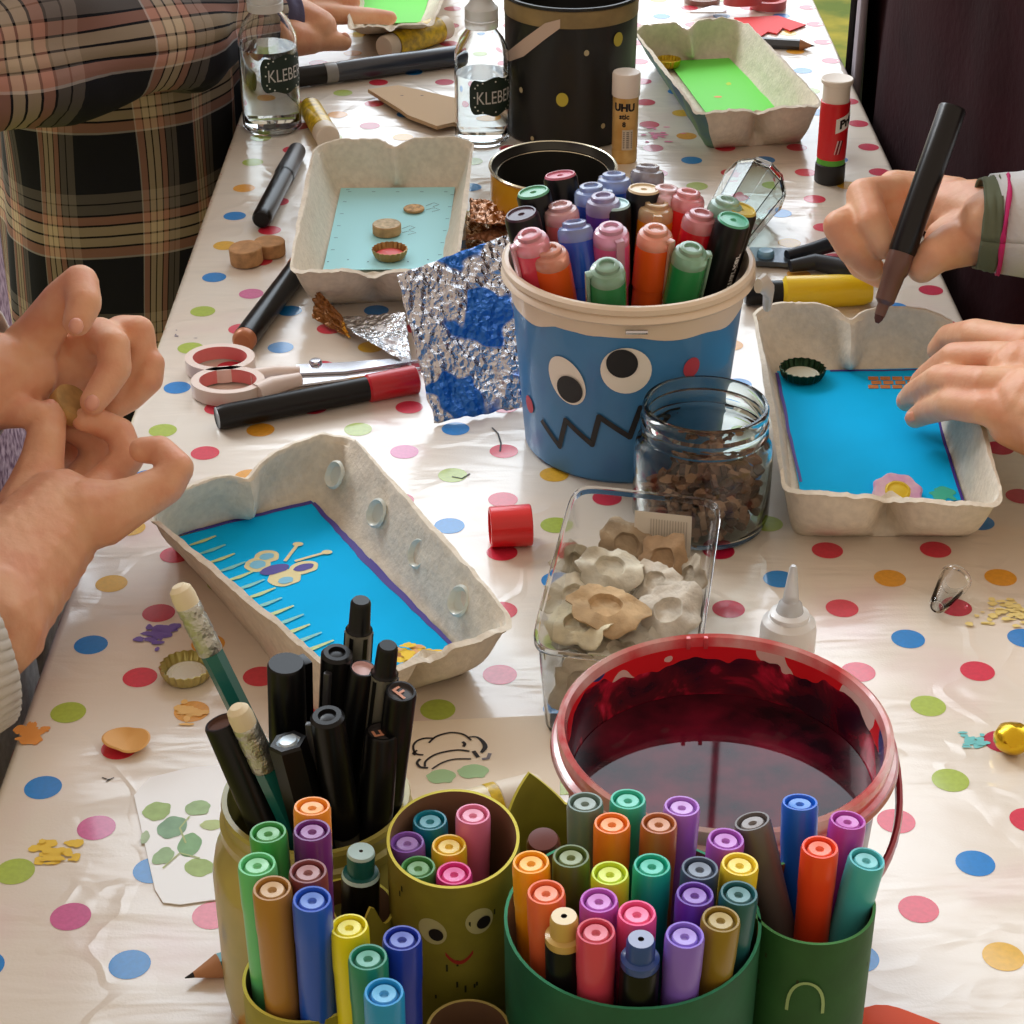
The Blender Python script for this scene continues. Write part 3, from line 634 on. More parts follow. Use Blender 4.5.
# ---------------------------------------------------------------- plastic box with dried clay shells
c0, c1, c2, c3 = Vector((.0065, .628)), Vector((.0700, .616)), Vector((.0905, .742)), Vector((.0270, .756))
def rounded(n, ra, rb):
    """n points evenly round the unit square with corners cut by ra, rb"""
    path = []
    for cx, cy, a0 in ((1-ra, 1-rb, 0), (-1+ra, 1-rb, 90), (-1+ra, -1+rb, 180), (1-ra, -1+rb, 270)):
        for k in range(9): a = R(a0+k*11.25); path.append(Vector((cx+ra*math.cos(a), cy+rb*math.sin(a))))
    path.append(path[0].copy()); L = [0]
    for p, q in zip(path, path[1:]): L.append(L[-1]+(q-p).length)
    out = []; i = 0
    for k in range(n):
        d = L[-1]*k/n
        while L[i+1] < d: i += 1
        f = (d-L[i])/max(1e-9, L[i+1]-L[i]); p = path[i]*(1-f)+path[i+1]*f; out.append((p.x, p.y))
    return out
def quad_loop(q, n=72, rad=.16):
    """rounded loop inside the bilinear quad q; returns points with (a, b)"""
    out = []
    for k in range(n):
        th = 2*PI*(k+.5)/n; ca, sa = math.cos(th), math.sin(th); e = 2/9.
        a = math.copysign(abs(ca)**e, ca); b_ = math.copysign(abs(sa)**e, sa); out.append((a, b_))
    return out
def bil(q, a, b_):
    s, t_ = (a+1)/2, (b_+1)/2
    return q[0]*(1-s)*(1-t_)+q[1]*s*(1-t_)+q[2]*s*t_+q[3]*(1-s)*t_
cen = (c0+c1+c2+c3)/4; qd = [c-cen for c in (c0, c1, c2, c3)]
t = thing('plastic_box', 'clear plastic food box full of pale dried clay shells', 'box', (cen.x, cen.y, 0))
lp = quad_loop(qd); n = len(lp); b = MB(); rows = []
lev = [(.86, .0006), (.885, .003), (.93, .022), (.975, .0415), (1.0, .042), (1.015, .0425), (1.015, .0438), (1.0, .0444), (.970, .0440), (.965, .0415), (.92, .022), (.872, .004), (.84, .0016)]
vs = []
for sc, z in lev:
    for a, b_ in lp: p = bil(qd, a*sc, b_*(sc if sc > .97 else 1-(1-sc)*.55)); vs.append((p.x, p.y, z))
fs = [[j*n+k, j*n+(k+1) % n, (j+1)*n+(k+1) % n, (j+1)*n+k] for j in range(len(lev)-1) for k in range(n)]
fs += [list(range(n))[::-1], [(len(lev)-1)*n+k for k in range(n)]]
b.add(vs, fs, mat((247, 248, 248), .05, trans=1., ior=1.16, key='boxplastic')); b.build('box_body', t)
b = MB(); wl = bil(qd, -.15, .94); wr = bil(qd, .62, .94)
b.add([(wl.x, wl.y-.001, .014), (wr.x, wr.y-.001, .014), (wr.x, wr.y+.001, .036), (wl.x, wl.y+.001, .036)], [(0, 1, 2, 3)], mat((226, 220, 206), .6))
for k in range(14):
    f0 = .28+k*.048; A = wl+(wr-wl)*f0; A2 = wl+(wr-wl)*(f0+.018)
    b.add([(A.x, A.y-.0013, .017), (A2.x, A2.y-.0013, .017), (A2.x, A2.y+.0005, .033), (A.x, A.y+.0005, .033)], [(0, 1, 2, 3)], mat((190, 182, 168), .6))
b.build('barcode_sticker', t, smooth=False)
def clay(u, v, z, R_, tilt, az, label, seed, col=(214, 206, 188), bumpy=.35):
    b = MB(); n = 40; q = random.Random(seed); vs = []; rings = (0, .22, .40, .46, .60, .80, .93, 1.0)
    hs = (-.10, -.10, -.08, .07, .06, .02, .03, .0)
    def rr(a, k): return R_*k*(1+bumpy*k*noise.noise(Vector((math.cos(a)*1.6, math.sin(a)*1.6, seed*2.7)))+.14*k*k*noise.noise(Vector((math.cos(a)*5, math.sin(a)*5, seed*1.7))))
    def hh(a, k): return .30*R_*k*k*noise.noise(Vector((math.cos(a)*1.3, math.sin(a)*1.3, seed*1.9+5)))*2
    for side in (0, 1):
        for k, h in zip(rings, hs):
            for i in range(n):
                a = 2*PI*i/n; r = rr(a, k); vs.append((r*math.cos(a), r*math.sin(a), (h*R_ if not side else -.0016*(1-k*.6))+hh(a, k)+.0012*(1-side)*(1-k)+.0006*noise.noise(Vector((r*math.cos(a)*300, r*math.sin(a)*300, seed)))))
    m = len(rings); fs = []
    for side in (0, 1):
        for j in range(m-1):
            for i in range(n):
                A = side*m*n+j*n; f = [A+i, A+(i+1) % n, A+n+(i+1) % n, A+n+i]; fs.append(f if not side else f[::-1])
    for i in range(n): fs.append([(m-1)*n+i, (m-1)*n+(i+1) % n, (2*m-1)*n+(i+1) % n, (2*m-1)*n+i])
    b.add(vs, fs, mat(col, .9, bump=.6, bscale=500, mott=.2, mscale=120, col2=tuple(int(x*.86) for x in col)))
    o = b.build('clay_shell', smooth=True, sharp=50); o.location = P(u, v, z)
    o.rotation_euler = (R(tilt), 0, 0) if az is None else (Matrix.Rotation(R(az), 3, 'Z') @ Matrix.Rotation(R(tilt), 3, 'X')).to_euler()
    tag(o, label, 'clay shell', 'dried clay shells in the plastic box'); return o
cl = [(610, 568, .024, .0125, 18, 10, 'large pale clay shell with a round hollow, upper middle of the box', (216, 210, 190)),
 (605, 607, .025, .0135, 8, -10, 'tan clay shell with a lifted ragged rim in the middle of the box', (206, 176, 134)),
 (626, 546, .022, .0115, 45, 10, 'brown-grey clay shell standing behind the large pale one', (172, 152, 124)),
 (663, 560, .021, .0110, 50, -20, 'brown clay shell leaning at the back right wall of the box', (186, 156, 122)),
 (668, 612, .022, .0120, 22, -30, 'white clay shell with a small hollow at the right of the box', (222, 216, 202)),
 (574, 563, .018, .0095, 50, 70, 'folded clay shell leaning at the left wall of the box', (190, 178, 152)),
 (576, 597, .019, .0120, 14, 30, 'pale clay shell half under the tan one at the left', (212, 202, 178)),
 (578, 626, .020, .0125, 5, -20, 'cream clay shell at the front left of the box', (218, 208, 176)),
 (655, 582, .021, .0095, 28, -50, 'narrow white clay shell in front of the brown one', (214, 206, 190)),
 (638, 627, .017, .0110, 10, 40, 'grey clay shell wedged low at the right front', (190, 182, 164)),
 (690, 575, .019, .0080, 60, -70, 'small pale clay shell upright at the right wall', (196, 186, 166)),
 (622, 652, .014, .0125, 0, 0, 'flat clay shell near the front wall of the box', (200, 192, 172)),
 (580, 684, .016, .0115, 60, 5, 'round pale clay shell pressed against the front wall', (196, 186, 164)),
 (640, 600, .011, .0130, 0, 80, 'clay shell low in the middle of the heap', (186, 176, 154)),
 (590, 640, .007, .0130, 0, 10, 'clay shell at the bottom left of the heap', (176, 166, 146)),
 (650, 575, .008, .0130, 0, 50, 'clay shell at the bottom right of the heap', (176, 166, 146))]
for i, (u, v, z, r_, ti, az, lab, col) in enumerate(cl): clay(u, v, z, r_*1.10, ti, az, lab, 11+i, col)

# ---------------------------------------------------------------- egg cartons
def carton(label, fl, rim, zr, paper=None, name='egg_carton', lobes=.10, seed=0, zf=.0035, group='egg carton halves on the table', paint=None, sag=0.):
    """fl, rim: four pixel corners (near-left, near-right, far-right, far-left) of floor and rim; the lobed ends are near and far"""
    fq = [P(u, v, zf).xy for u, v in fl]; rq = [P(u, v, zr).xy for u, v in rim]
    cen = (rq[0]+rq[1]+rq[2]+rq[3])/4; fq = [q-cen for q in fq]; rq = [q-cen for q in rq]
    t = thing(name, label, 'egg carton', (cen.x, cen.y, 0), group=group)
    n = 220; N = 14; vs = []
    lp = rounded(n, .16, .10)
    def pt(a, b_, t_, off):
        end = max(0, (abs(b_)-.80)/.20)**.8
        lob = lobes*(abs(math.sin(PI*max(-1, min(1, a*.98))))**.5)*end*min(1, t_*2.2)*(1.25-.75*t_)
        bb = b_*(1+lob-lobes*.6*end*min(1, t_*2.2)-lobes*.9*end*math.exp(-(a/.13)**2)*min(1, t_*4)*(1-t_)**.7); tt = t_**.75
        A = bil(fq, a, bb); B = bil(rq, a, bb); p = A*(1-tt)+B*tt
        d = -p.normalized()*off; p = p+d
        z = zf-.0015+(zr-zf+.0015)*t_
        if t_ > .9:
            z += (-.0050*math.exp(-(a/.14)**2)*end-.0035*max(0, abs(a)-.75)/.25*end+.0010*noise.noise(Vector((a*7, b_*7, seed)))+.0005*noise.noise(Vector((a*30, b_*30, seed))))
        k_ = .0006*noise.noise(Vector((p.x*90, p.y*90, z*120+seed)))
        return Vector((p.x+k_, p.y+k_, z))
    for j in range(N+1):
        for a, b_ in lp: vs.append(pt(a, b_, j/N, 0)-Vector((0, 0, .0018 if j == 0 else 0)))
    q = random.Random(seed)
    for a, b_ in lp:
        v = pt(a, b_, 1, -.0016); vs.append(v+Vector((0, 0, .0003*q.random())))
    for a, b_ in lp:
        v = pt(a, b_, 1, .0014); vs.append(v+Vector((0, 0, .0006+.0004*q.random())))
    for j in range(N, -1, -1):
        for a, b_ in lp: vs.append(pt(a, b_, j/N, .0020)+Vector((0, 0, .001 if j < 2 else 0)))
    M_ = 2*(N+1)+2
    fs = [[j*n+k, j*n+(k+1) % n, (j+1)*n+(k+1) % n, (j+1)*n+k] for j in range(M_-1) for k in range(n)]
    fs += [list(range(n))[::-1], [(M_-1)*n+k for k in range(n)]]
    b = MB(); b.add(vs, fs, PULP)
    if paint:
        for i, f in enumerate(fs):
            if len(f) == 4 and i < N*n:
                k = i % n; a, b_ = lp[k]
                if a < -.9: b.m[i] = b.mi(paint)
    b.build('tray', t, sharp=55)
    return t, fq, cen
def local(cen, u, v, z=.0035):
    p = P(u, v, z); return (p.x-cen.x, p.y-cen.y)
BP = mat((0, 186, 250), .8, spec=.15, key='bluepaper', mott=.06, mscale=30); PUR = mat((72, 60, 150), .6); PAINTW = mat((208, 214, 178), .7)
def sheet(mb, pts, z, m, th=.0004):
    mb.prism(pts, z, z+th, m)
# front-left carton with the butterfly
t, fq, cen = carton('open grey egg carton half at the left with a butterfly drawn on its blue paper', [(322, 711), (474, 664), (313, 497), (170, 536)], [(352, 688), (520, 626), (340, 424), (138, 506)], .034, seed=1, lobes=.13)
Z = .0046; lo = lambda u, v: local(cen, u, v, Z+.0004)
b = MB(); sheet(b, [lo(322, 700), lo(468, 660), lo(312, 501), lo(174, 538)], Z, BP); z = Z+.0006
def wig(p, q, w0, w1, n=14, am=.0006, sd=0):
    p = Vector(p); q = Vector(q); d = (q-p); nn = Vector((-d.y, d.x)).normalized()
    return [p+d*k/n+nn*am*noise.noise(Vector((k*.7, sd, 1.5))) for k in range(n+1)], [w0+(w1-w0)*k/n for k in range(n+1)]
for a_, b2, w0, w1 in ((lo(174, 536), lo(312, 502), .002, .003), (lo(313, 503), lo(366, 560), .002, .004), (lo(366, 560), lo(468, 662), .0045, .0015)):
    pts, w = wig(a_, b2, w0, w1); b.stroke(pts, w, z, PUR)
yl = mat((226, 214, 160), .7); lb = mat((120, 190, 220), .6)
for (u, v, ru, rv, m_) in ((258, 565, .0052, .0048, yl), (267, 557, .0050, .0044, yl), (285, 578, .0066, .0056, yl), (304, 568, .0060, .0042, yl), (258, 565, .0032, .0028, lb), (267, 557, .0030, .0022, lb), (275, 570, .0060, .0030, PUR), (304, 568, .0042, .0022, PUR), (286, 581, .0030, .0022, lb)):
    x, y = lo(u, v); z += .00003; b.blob(x, y, ru*1.15, rv*1.2, z, m_, wob=.10, rot=.5)
z += .00003
b.stroke([lo(285, 562), lo(291, 554), lo(298, 545)], .0016, z, yl); b.stroke([lo(295, 562), lo(312, 557), lo(327, 553)], .0016, z, yl)
for u, v in ((298, 545), (327, 553)): x, y = lo(u, v); b.blob(x, y, .0024, .0018, z+.00003, yl)
q = random.Random(9)
for k in range(17):
    f = k/16; u0, v0 = 190+f*138, 546+f*146; L = 26+20*f*q.uniform(.6, 1.1)
    b.stroke([lo(u0, v0), lo(u0+L*.5, v0-L*.16), lo(u0+L, v0-L*.36)], [.0012, .0024, .0010], z, mat((130, 205, 200) if k % 2 else (196, 216, 150), .6))
b.build('paper_lining', t, smooth=False)
for (u, v) in ((345, 470), (387, 508), (429, 548), (470, 595)):
    p = P(u, v, .022); x, y = p.x-cen.x, p.y-cen.y
    b = MB(); M = Matrix.Translation((x-.0038, y-.0030, .021)) @ Matrix.Rotation(R(-48), 4, 'Z') @ Matrix.Rotation(R(62), 4, 'X')
    b.lathe([(.0046, -.0004), (.0056, .0012), (.0048, .0024), (.0040, .0014), (.0034, .0002), (0, .0)], mat((206, 214, 206), .3, coat=.5), M, n=20, fn=lambda r, z, a: (r*(1+.25*abs(math.sin(a))), z))
    b.build('vent_dimple', t)
b = MB(); q = random.Random(3)
for k in range(26):
    x, y = local(cen, 424+q.gauss(0, 16), 660+q.gauss(0, 4), .010); b.blob(x, y, .003, .002, .0108+.0001*k+.0, mat((236, 200, 60) if k % 3 else (222, 170, 110), .8), wob=.5, seed=k)
b.build('yellow_wool_tuft', t)

# right-hand carton
t, fq, cen = carton('open egg carton half at the right with blue paper, under the drawing hand', [(794, 530), (978, 530), (922, 368), (774, 370)], [(786, 494), (1006, 510), (948, 308), (752, 300)], .034, seed=2, lobes=.18)
lo = lambda u, v: local(cen, u, v, Z+.0004)
b = MB(); sheet(b, [lo(802, 500), lo(962, 500), lo(924, 368), lo(777, 371)], Z, BP); z = Z+.0006
for p_, q_ in ((lo(777, 373), lo(800, 482)), (lo(925, 371), lo(964, 508)), (lo(830, 371), lo(924, 370))):
    pts, w = wig(p_, q_, .0018, .0014, sd=2); b.stroke(pts, w, z, mat((70, 40, 140), .6))
br_ = mat((196, 120, 60), .7)
for i in range(4):
    for j in range(3):
        u0 = 868+i*12+(j % 2)*3; v0 = 377+j*4.2; b.add([(*lo(u0, v0), z+.0001), (*lo(u0+10, v0), z+.0001), (*lo(u0+10.5, v0+3.4), z+.0001), (*lo(u0+.5, v0+3.4), z+.0001)], [(0, 1, 2, 3)], br_)
x, y = lo(945, 494); b.blob(x, y, .006, .006, z, mat((60, 180, 150), .7), wob=.6)
b.build('paper_lining', t, smooth=False)

# back-left carton
t, fq, cen = carton('open egg carton half at the back left with pale blue paper and corks', [(312, 300), (438, 294), (456, 186), (341, 187)], [(289, 272), (456, 272), (474, 136), (316, 140)], .034, seed=3, lobes=.08)
lo = lambda u, v: local(cen, u, v, Z+.0004)
PB = mat((172, 234, 244), .7, key='palepaper'); b = MB(); sheet(b, [lo(323, 270), lo(443, 268), lo(455, 187), lo(341, 188)], Z, PB); z = Z+.0006
dk = mat((70, 110, 140), .6)
for k in range(7): x, y = lo(328+k*20, 262-(k % 2)*2); b.blob(x, y, .0006, .0006, z, dk, n=8)
for k in range(6):
    x, y = lo(331+k*3, 250-k*12); b.stroke([(x, y), (x+.0022, y)], .0006, z, dk); x, y = lo(438+k*2.5, 255-k*12); b.stroke([(x, y), (x+.0022, y)], .0006, z, dk)
for k in range(5): x, y = lo(348+k*24, 192); b.stroke([(x, y), (x+.0022, y)], .0006, z, dk)
for (u, v) in ((402, 229), (426, 206)):
    b.stroke([lo(u, v), lo(u+8, v-3), lo(u+13, v-1), lo(u+7, v+1)], .0004, z, ink); b.stroke([lo(u, v+4), lo(u+8, v+2), lo(u+14, v+4), lo(u+6, v+6)], .0004, z, ink)
b.build('paper_lining', t, smooth=False)
# back-right carton, painted outside
pt_ = mat((70, 110, 150), .8, mott=.8, mscale=30, col2=(120, 160, 120), key='sidepaint')
t, fq, cen = carton('open egg carton half at the back right with bright green paper and painted side', [(708, 144), (804, 138), (727, 57), (655, 60)], [(698, 114), (826, 106), (740, 16), (630, 26)], .033, seed=4, lobes=.13, paint=pt_)
lo = lambda u, v: local(cen, u, v, Z+.0004)
GP = mat((110, 222, 80), .6, key='greenpaper'); b = MB(); sheet(b, [lo(716, 126), lo(794, 124), lo(729, 58), lo(668, 61)], Z, GP); x, y = lo(718, 97); b.blob(x, y, .003, .002, Z+.0006, mat((240, 180, 110), .7)); x, y = lo(729, 84); b.blob(x, y, .002, .003, Z+.0006, mat((190, 220, 70), .7), wob=.5)
x, y = lo(675, 66); b.build('paper_lining', t, smooth=False)
# far top carton under the hand
t, fq, cen = carton('egg carton half with green paper at the top edge behind the plaid-sleeved hand', [(362, 30), (418, 28), (438, -30), (368, -30)], [(348, 28), (432, 24), (462, -44), (352, -44)], .028, seed=5, lobes=.08)
lo = lambda u, v: local(cen, u, v, Z+.0004)
b = MB(); sheet(b, [lo(352, 24), lo(422, 22), lo(436, -30), lo(362, -30)], Z, GP); b.build('paper_lining', t, smooth=False)

# ---------------------------------------------------------------- bottle caps, corks, discs
def bottle_cap(u, v, z, label, r=.0135, col=(190, 180, 120), ins=(216, 214, 200), fill=None, tilt=0, up=True):
    t = thing('bottle_cap', label, 'bottle cap', P(u, v, z), group='crown caps'); b = MB(); n = 84
    fn = lambda r_, z_, a: (r_*(1+(.045*math.cos(21*a) if z_ > .0025 or r_ > r*.93 else 0)), z_)
    b.lathe([(0, 0), (r*.80, 0), (r*.88, .0008), (r*.93, .0028), (r*.99, .0056), (r*.955, .0057), (r*.87, .0026), (r*.80, .0010), (0, .0010)], mat(col, .3, metal=.85), n=n, fn=fn); b.build('crown', t)
    b = MB(); im = mat(fill or ins, .45, bump=.8 if fill else 0, bscale=200); b.lathe([(0, .0013), (r*.55, .0013), (r*.60, .0017), (r*.68, .0013), (r*.74, .0019), (r*.78, .0012)], im, n=40)
    if fill: b.lathe([(0, .0032), (r*.5, .003), (r*.8, .0022)], im, n=24)
    b.build('liner', t)
    if tilt: t.rotation_euler = (R(tilt), 0, 0)
bottle_cap(187, 676, .0004, 'gold crown cap lying open on the cloth beside the leaning pencil', r=.0108)
bottle_cap(802, 377, .0060, 'dark green crown cap lying open in the right egg carton', r=.0120, col=(40, 66, 46), ins=(202, 204, 186))
bottle_cap(390, 257, .0056, 'gold crown cap filled with red in the pale blue carton', r=.0105, col=(170, 130, 80), fill=(214, 70, 64))
bottle_cap(668, 66, .0056, 'gold crown cap at the back of the green paper carton', r=.0095, col=(200, 170, 50), fill=(214, 180, 50))
def cork(u, v, r, h, label, top=None, tilt=(0, 0), name='cork_disc', z=.0003):
    b = MB(); m = mat((196, 152, 104), .8, mott=.35, mscale=200, bump=.6); tm = top or mat((190, 142, 92), .8, mott=.3, mscale=150, bump=.5)
    b.lathe([(0, 0), (r*.95, 0), (r, .0006), (r, h-.0006), (r*.95, h), (0, h, tm)], m, n=36)
    o = one(name, b, label, 'cork', P(u, v, z), group='cork discs'); o.rotation_euler = (R(tilt[0]), R(tilt[1]), 0); return o
cork(247, 262, .0098, .0100, 'front cork disc of the two left of the pale blue carton', tilt=(3, -3), z=.0010)
cork(270, 254, .0095, .0085, 'rear cork disc of the two left of the pale blue carton')
cork(387, 233, .0088, .0062, 'cork disc with a pale scribbled top in the middle of the pale blue carton', z=.0056, top=mat((216, 196, 160), .7, mott=.4, mscale=300))
cork(414, 210, .0066, .0016, 'thin wooden disc with a brown pattern, rearmost in the pale blue carton', z=.0056, top=mat((222, 178, 116), .6, mott=.6, mscale=400), name='wooden_disc')
# flower-like button in the right carton
t = thing('painted_disc', 'pink and yellow painted flower disc at the near end of the right carton', 'disc', P(897, 494, .0056)); t.rotation_euler = (R(20), 0, 0)
b = MB(); b.lathe([(0, 0), (.0108, 0), (.0118, .0012), (.0108, .0024), (.006, .0026)], mat((214, 160, 200), .6, mott=.3, mscale=150, col2=(230, 200, 210)), n=44, fn=lambda r, z, a: (r*(1+.05*math.sin(8*a)), z)); b.build('petal_ring', t)
b = MB(); b.lathe([(.0062, .0025), (.005, .0032), (.0044, .0024), (.002, .0030), (0, .0032)], mat((226, 196, 50), .6), n=30); b.build('centre', t)
# snack shell and foil ball
b = MB(); n = 30
b.lathe([(0, .0012), (.004, .0014), (.0068, .0030), (.0072, .0036), (.0066, .0040), (.004, .0026), (0, .0022)], mat((222, 168, 96), .6), n=n, fn=lambda r, z, a: (r*(1+.35*abs(math.cos(a))), z+.0006*math.sin(2*a)))
o = one('nut_shell', b, 'small tan half shell lying on the cloth at the left', 'shell', P(127, 746, 0), rotz=R(-20))
bm_ = MB(); bmx = bmesh.new(); bmesh.ops.create_icosphere(bmx, subdivisions=3, radius=.0074)
for v in bmx.verts: v.co *= 1+.12*noise.noise(v.co*260); v.co.z *= .82
bmx.verts.index_update(); bm_.add([v.co.copy() for v in bmx.verts], [[v.index for v in f.verts] for f in bmx.faces], mat((222, 182, 40), .22, metal=.8)); bmx.free()
one('foil_ball', bm_, 'crumpled golden foil ball on the cloth at the right edge', 'foil ball', P(1013, 738, .0062))
# red cap
b = MB(); p = P(511, 545, 0); b.lathe([(0, 0), (.0092, 0), (.0096, .0005), (.0093, .0185), (.0088, .0190), (.0078, .0190), (.0078, .002), (0, .002)], mat((222, 32, 36), .3, coat=.4), n=48, fn=lambda r, z, a: (r*(1+.008*math.cos(30*a)), z))
o = one('screw_cap', b, 'bright red round plastic cap lying on the cloth left of the clear box', 'cap', (0, 0, 0)); c_ = P(511, 526, .0094)
aim(o, c_+Vector((.0092, .001, 0)), c_+Vector((-.0094, -.001, 0)))
# glue nozzle bottle and its conical cap
p = P(789, 620, .024)
t = thing('glue_bottle', 'white glue bottle with conical nozzle behind the stained bucket', 'glue bottle', (p.x+.0, p.y, 0))
wp = mat((238, 238, 236), .3, trans=.15, coat=.3)
b = MB(); b.lathe([(0, 0), (.0108, 0), (.0115, .002), (.0115, .020), (.0108, .0235), (.0085, .0255), (0, .0255)], wp, n=40); b.build('body', t)
b = MB(); b.lathe([(.0080, .0250), (.0080, .0275), (.0062, .0285), (.0056, .0285)], wp, n=40); b.lathe([(.0056, .0285), (.0048, .0320), (.0034, .0335), (.0016, .0490), (.0010, .050), (0, .050)], mat((235, 238, 240), .15, trans=.5), n=30); b.build('nozzle', t)
b = MB(); b.lathe([(.0066, 0), (.0072, .0004), (.0072, .0028), (.0066, .0034), (.0040, .022), (.0030, .0240), (0, .0245), (0, .0235), (.0024, .023), (.0056, .0030), (.0058, 0), (.0066, 0)], CLEAR, n=36)
o = one('conical_cap', b, 'clear conical glue cap lying on the cloth at the right', 'cap'); aim(o, P(956, 578, .0072), P(930, 618, .0046))

# ---------------------------------------------------------------- cards
b = MB(); z = .0004
wc = mat((242, 242, 240), .45, coat=.6)
pl_ = [P(u, v, z) for u, v in ((134, 796), (150, 778), (190, 768), (236, 764), (246, 896), (180, 905), (163, 903), (155, 890))]
b.prism([(p.x, p.y) for p in pl_], .0003, .0007, wc)
for (u, v, ru, rv, ro, c) in ((157, 812, 15, 11, .3, (176, 206, 140)), (198, 809, 14, 9, -.4, (176, 210, 160)), (172, 828, 16, 12, .2, (150, 190, 160)), (190, 845, 14, 13, 0, (150, 196, 150)), (163, 857, 11, 10, .3, (170, 204, 160)), (200, 868, 17, 10, .6, (180, 208, 140)), (212, 826, 13, 6, 0, (200, 220, 160)), (145, 838, 5, 7, 0, (190, 214, 180))):
    p = P(u, v, z); s = 1/PPM(v); b.blob(p.x, p.y, ru*s*.9, rv*s*1.35, .0008+.00003*(u % 5), mat(c, .6, mott=.15, mscale=200), rot=-ro, wob=.2, seed=u)
b.stroke([P(186, 845), P(180, 830), P(190, 818)], .0007, .00098, mat((190, 205, 150), .6)); b.stroke([P(163, 870), P(180, 855), P(200, 860)], .0007, .00098, mat((190, 205, 150), .6))
b.stroke([P(215, 893), P(224, 892)], .0006, .00098, ink); b.stroke([P(219, 892), P(220, 898)], .0006, .00098, ink)
o = b.build('recipe_card', smooth=False); tag(o, 'white card printed with pale green mint leaves under the painted jar', 'card')
b = MB(); pl_ = [P(u, v, z) for u, v in ((396, 778), (405, 722), (560, 715), (560, 800), (470, 812), (398, 800))]
b.prism([(p.x, p.y) for p in pl_], .0003, .0006, mat((232, 218, 196), .6))
def catmull(pts, w, n=6):
    q = [Vector(p) for p in pts]; o_ = []; ow = []; W = w if hasattr(w, '__len__') else [w]*len(q)
    for i in range(len(q)-1):
        a, b_, c, d = q[max(0, i-1)], q[i], q[i+1], q[min(len(q)-1, i+2)]
        for k in range(n):
            f = k/n; o_.append(.5*((2*b_)+(c-a)*f+(2*a-5*b_+4*c-d)*f*f+(-a+3*b_-3*c+d)*f**3)); ow.append(W[i]*(1-f)+W[i+1]*f)
    return o_+[q[-1]], ow+[W[-1]]
def S(pts, w=.0009):
    p_, w_ = catmull(pts, w); b.stroke([P(400+x/6.4, 720+y/6.4) for x, y in p_], w_, .0009, ink)
S([(150, 235), (100, 225), (85, 180), (110, 145), (160, 128), (215, 128)]); S([(185, 158), (230, 118), (300, 95), (350, 92), (410, 105), (455, 140)]); S([(440, 120), (490, 120), (530, 150), (545, 185), (520, 220)], [.0006, .0009, .0016, .002, .0012])
S([(100, 235), (85, 225), (110, 205)]); S([(130, 260), (110, 285), (130, 312), (180, 318)], .0011); S([(160, 310), (165, 275), (220, 235), (300, 212), (380, 203), (445, 212)]); S([(205, 325), (270, 285), (350, 262), (455, 260)], .0008); S([(470, 210), (500, 250)], .0016); S([(400, 150), (415, 165), (405, 182)], .0012)
b.stroke([P(482, 761), P(488, 760), P(490, 755)], .0015, .0009, mat((120, 116, 124), .6))
for (u, v, a_) in ((442, 778, 14), (474, 773, 15)):
    p = P(u, v); b.blob(p.x, p.y, a_*.00040, .0042, .0008, mat((160, 196, 146), .6), wob=.2)
o = b.build('napkin_print', smooth=False); o.name = 'paper_napkin'; tag(o, 'cream paper printed with a chef hat outline between the painted jar and the stained bucket', 'napkin')

# ---------------------------------------------------------------- lying pens, pencils, scissors, glue sticks
def lying(name, label, cat, a, z1, c, z2, parts, group=None):
    """parts: list of (part name, profile list with fractions of length, material)"""
    t = thing(name, label, cat, group=group); L = aim(t, P(*a, z1), P(*c, z2))
    for pn, prof, m in parts(L): b = MB(); b.lathe(prof, m, n=28); b.build(pn, t)
    return t
gm = 'black markers lying on the cloth'
cop = mat((176, 110, 72), .35, metal=.2)
lying('marker', 'black marker with copper ends pointing at the pale blue carton', 'marker', (242, 343), .0068, (306, 258), .0068, lambda L: [('barrel', [(.0066, .006), (.0068, .0062), (.0068, L-.018)], BLK), ('end_cap', [(0, 0), (.0045, 0), (.0058, .001), (.0066, .003), (.0066, .006)], cop), ('cap', [(.0068, L-.018), (.0072, L-.017), (.0072, L-.001), (.006, L), (0, L)], cop)], gm)
lying('marker', 'black marker with dark grey cap lying nearest the plaid shirt', 'marker', (261, 220), .0062, (298, 149), .0062, lambda L: [('barrel', [(0, 0), (.005, 0), (.0060, .002), (.0062, .006), (.0062, L*.62)], BLK), ('cap', [(.0066, L*.60), (.0068, L*.62), (.0060, L-.004), (.0045, L), (0, L)], mat((52, 54, 58), .35))], gm)
lying('marker', 'black marker with red cap lying below the cream scissors', 'marker', (217, 418), .0064, (417, 379), .0064, lambda L: [('barrel', [(0, .0003), (.0050, .0003), (.0056, 0), (.0058, .001), (.0064, .004), (.0064, L-.028)], BLK), ('cap', [(.0064, L-.028), (.0074, L-.027), (.0076, L-.001), (.006, L), (0, L)], mat((190, 22, 34), .3, coat=.3))], gm)
lying('marker', 'long black marker lying behind the two clear bottles', 'marker', (292, 78), .0078, (462, 55), .0078, lambda L: [('barrel', [(.0068, .026), (.0074, .03), (.0080, .06), (.0080, L-.004), (.006, L), (0, L)], mat((50, 58, 72), .25, coat=.5)), ('end_cap', [(0, 0), (.0068, 0), (.0074, .002), (.0074, .026)], BLK), ('grip', [(.0070, .025), (.0077, .0255), (.0077, .034), (.0074, .0345)], mat((140, 140, 140), .3))], gm)
lying('marker', 'black marker with big yellow cap lying behind the right egg carton', 'marker', (745, 293), .0070, (873, 290), .0082, lambda L: [('barrel', [(0, 0), (.006, 0), (.0068, .002), (.0068, L-.052)], BLK), ('cap', [(.0068, L-.052), (.0092, L-.050), (.0094, L-.020), (.0086, L-.006), (.0070, L-.001), (0, L)], mat((238, 204, 22), .35, coat=.3))], gm)
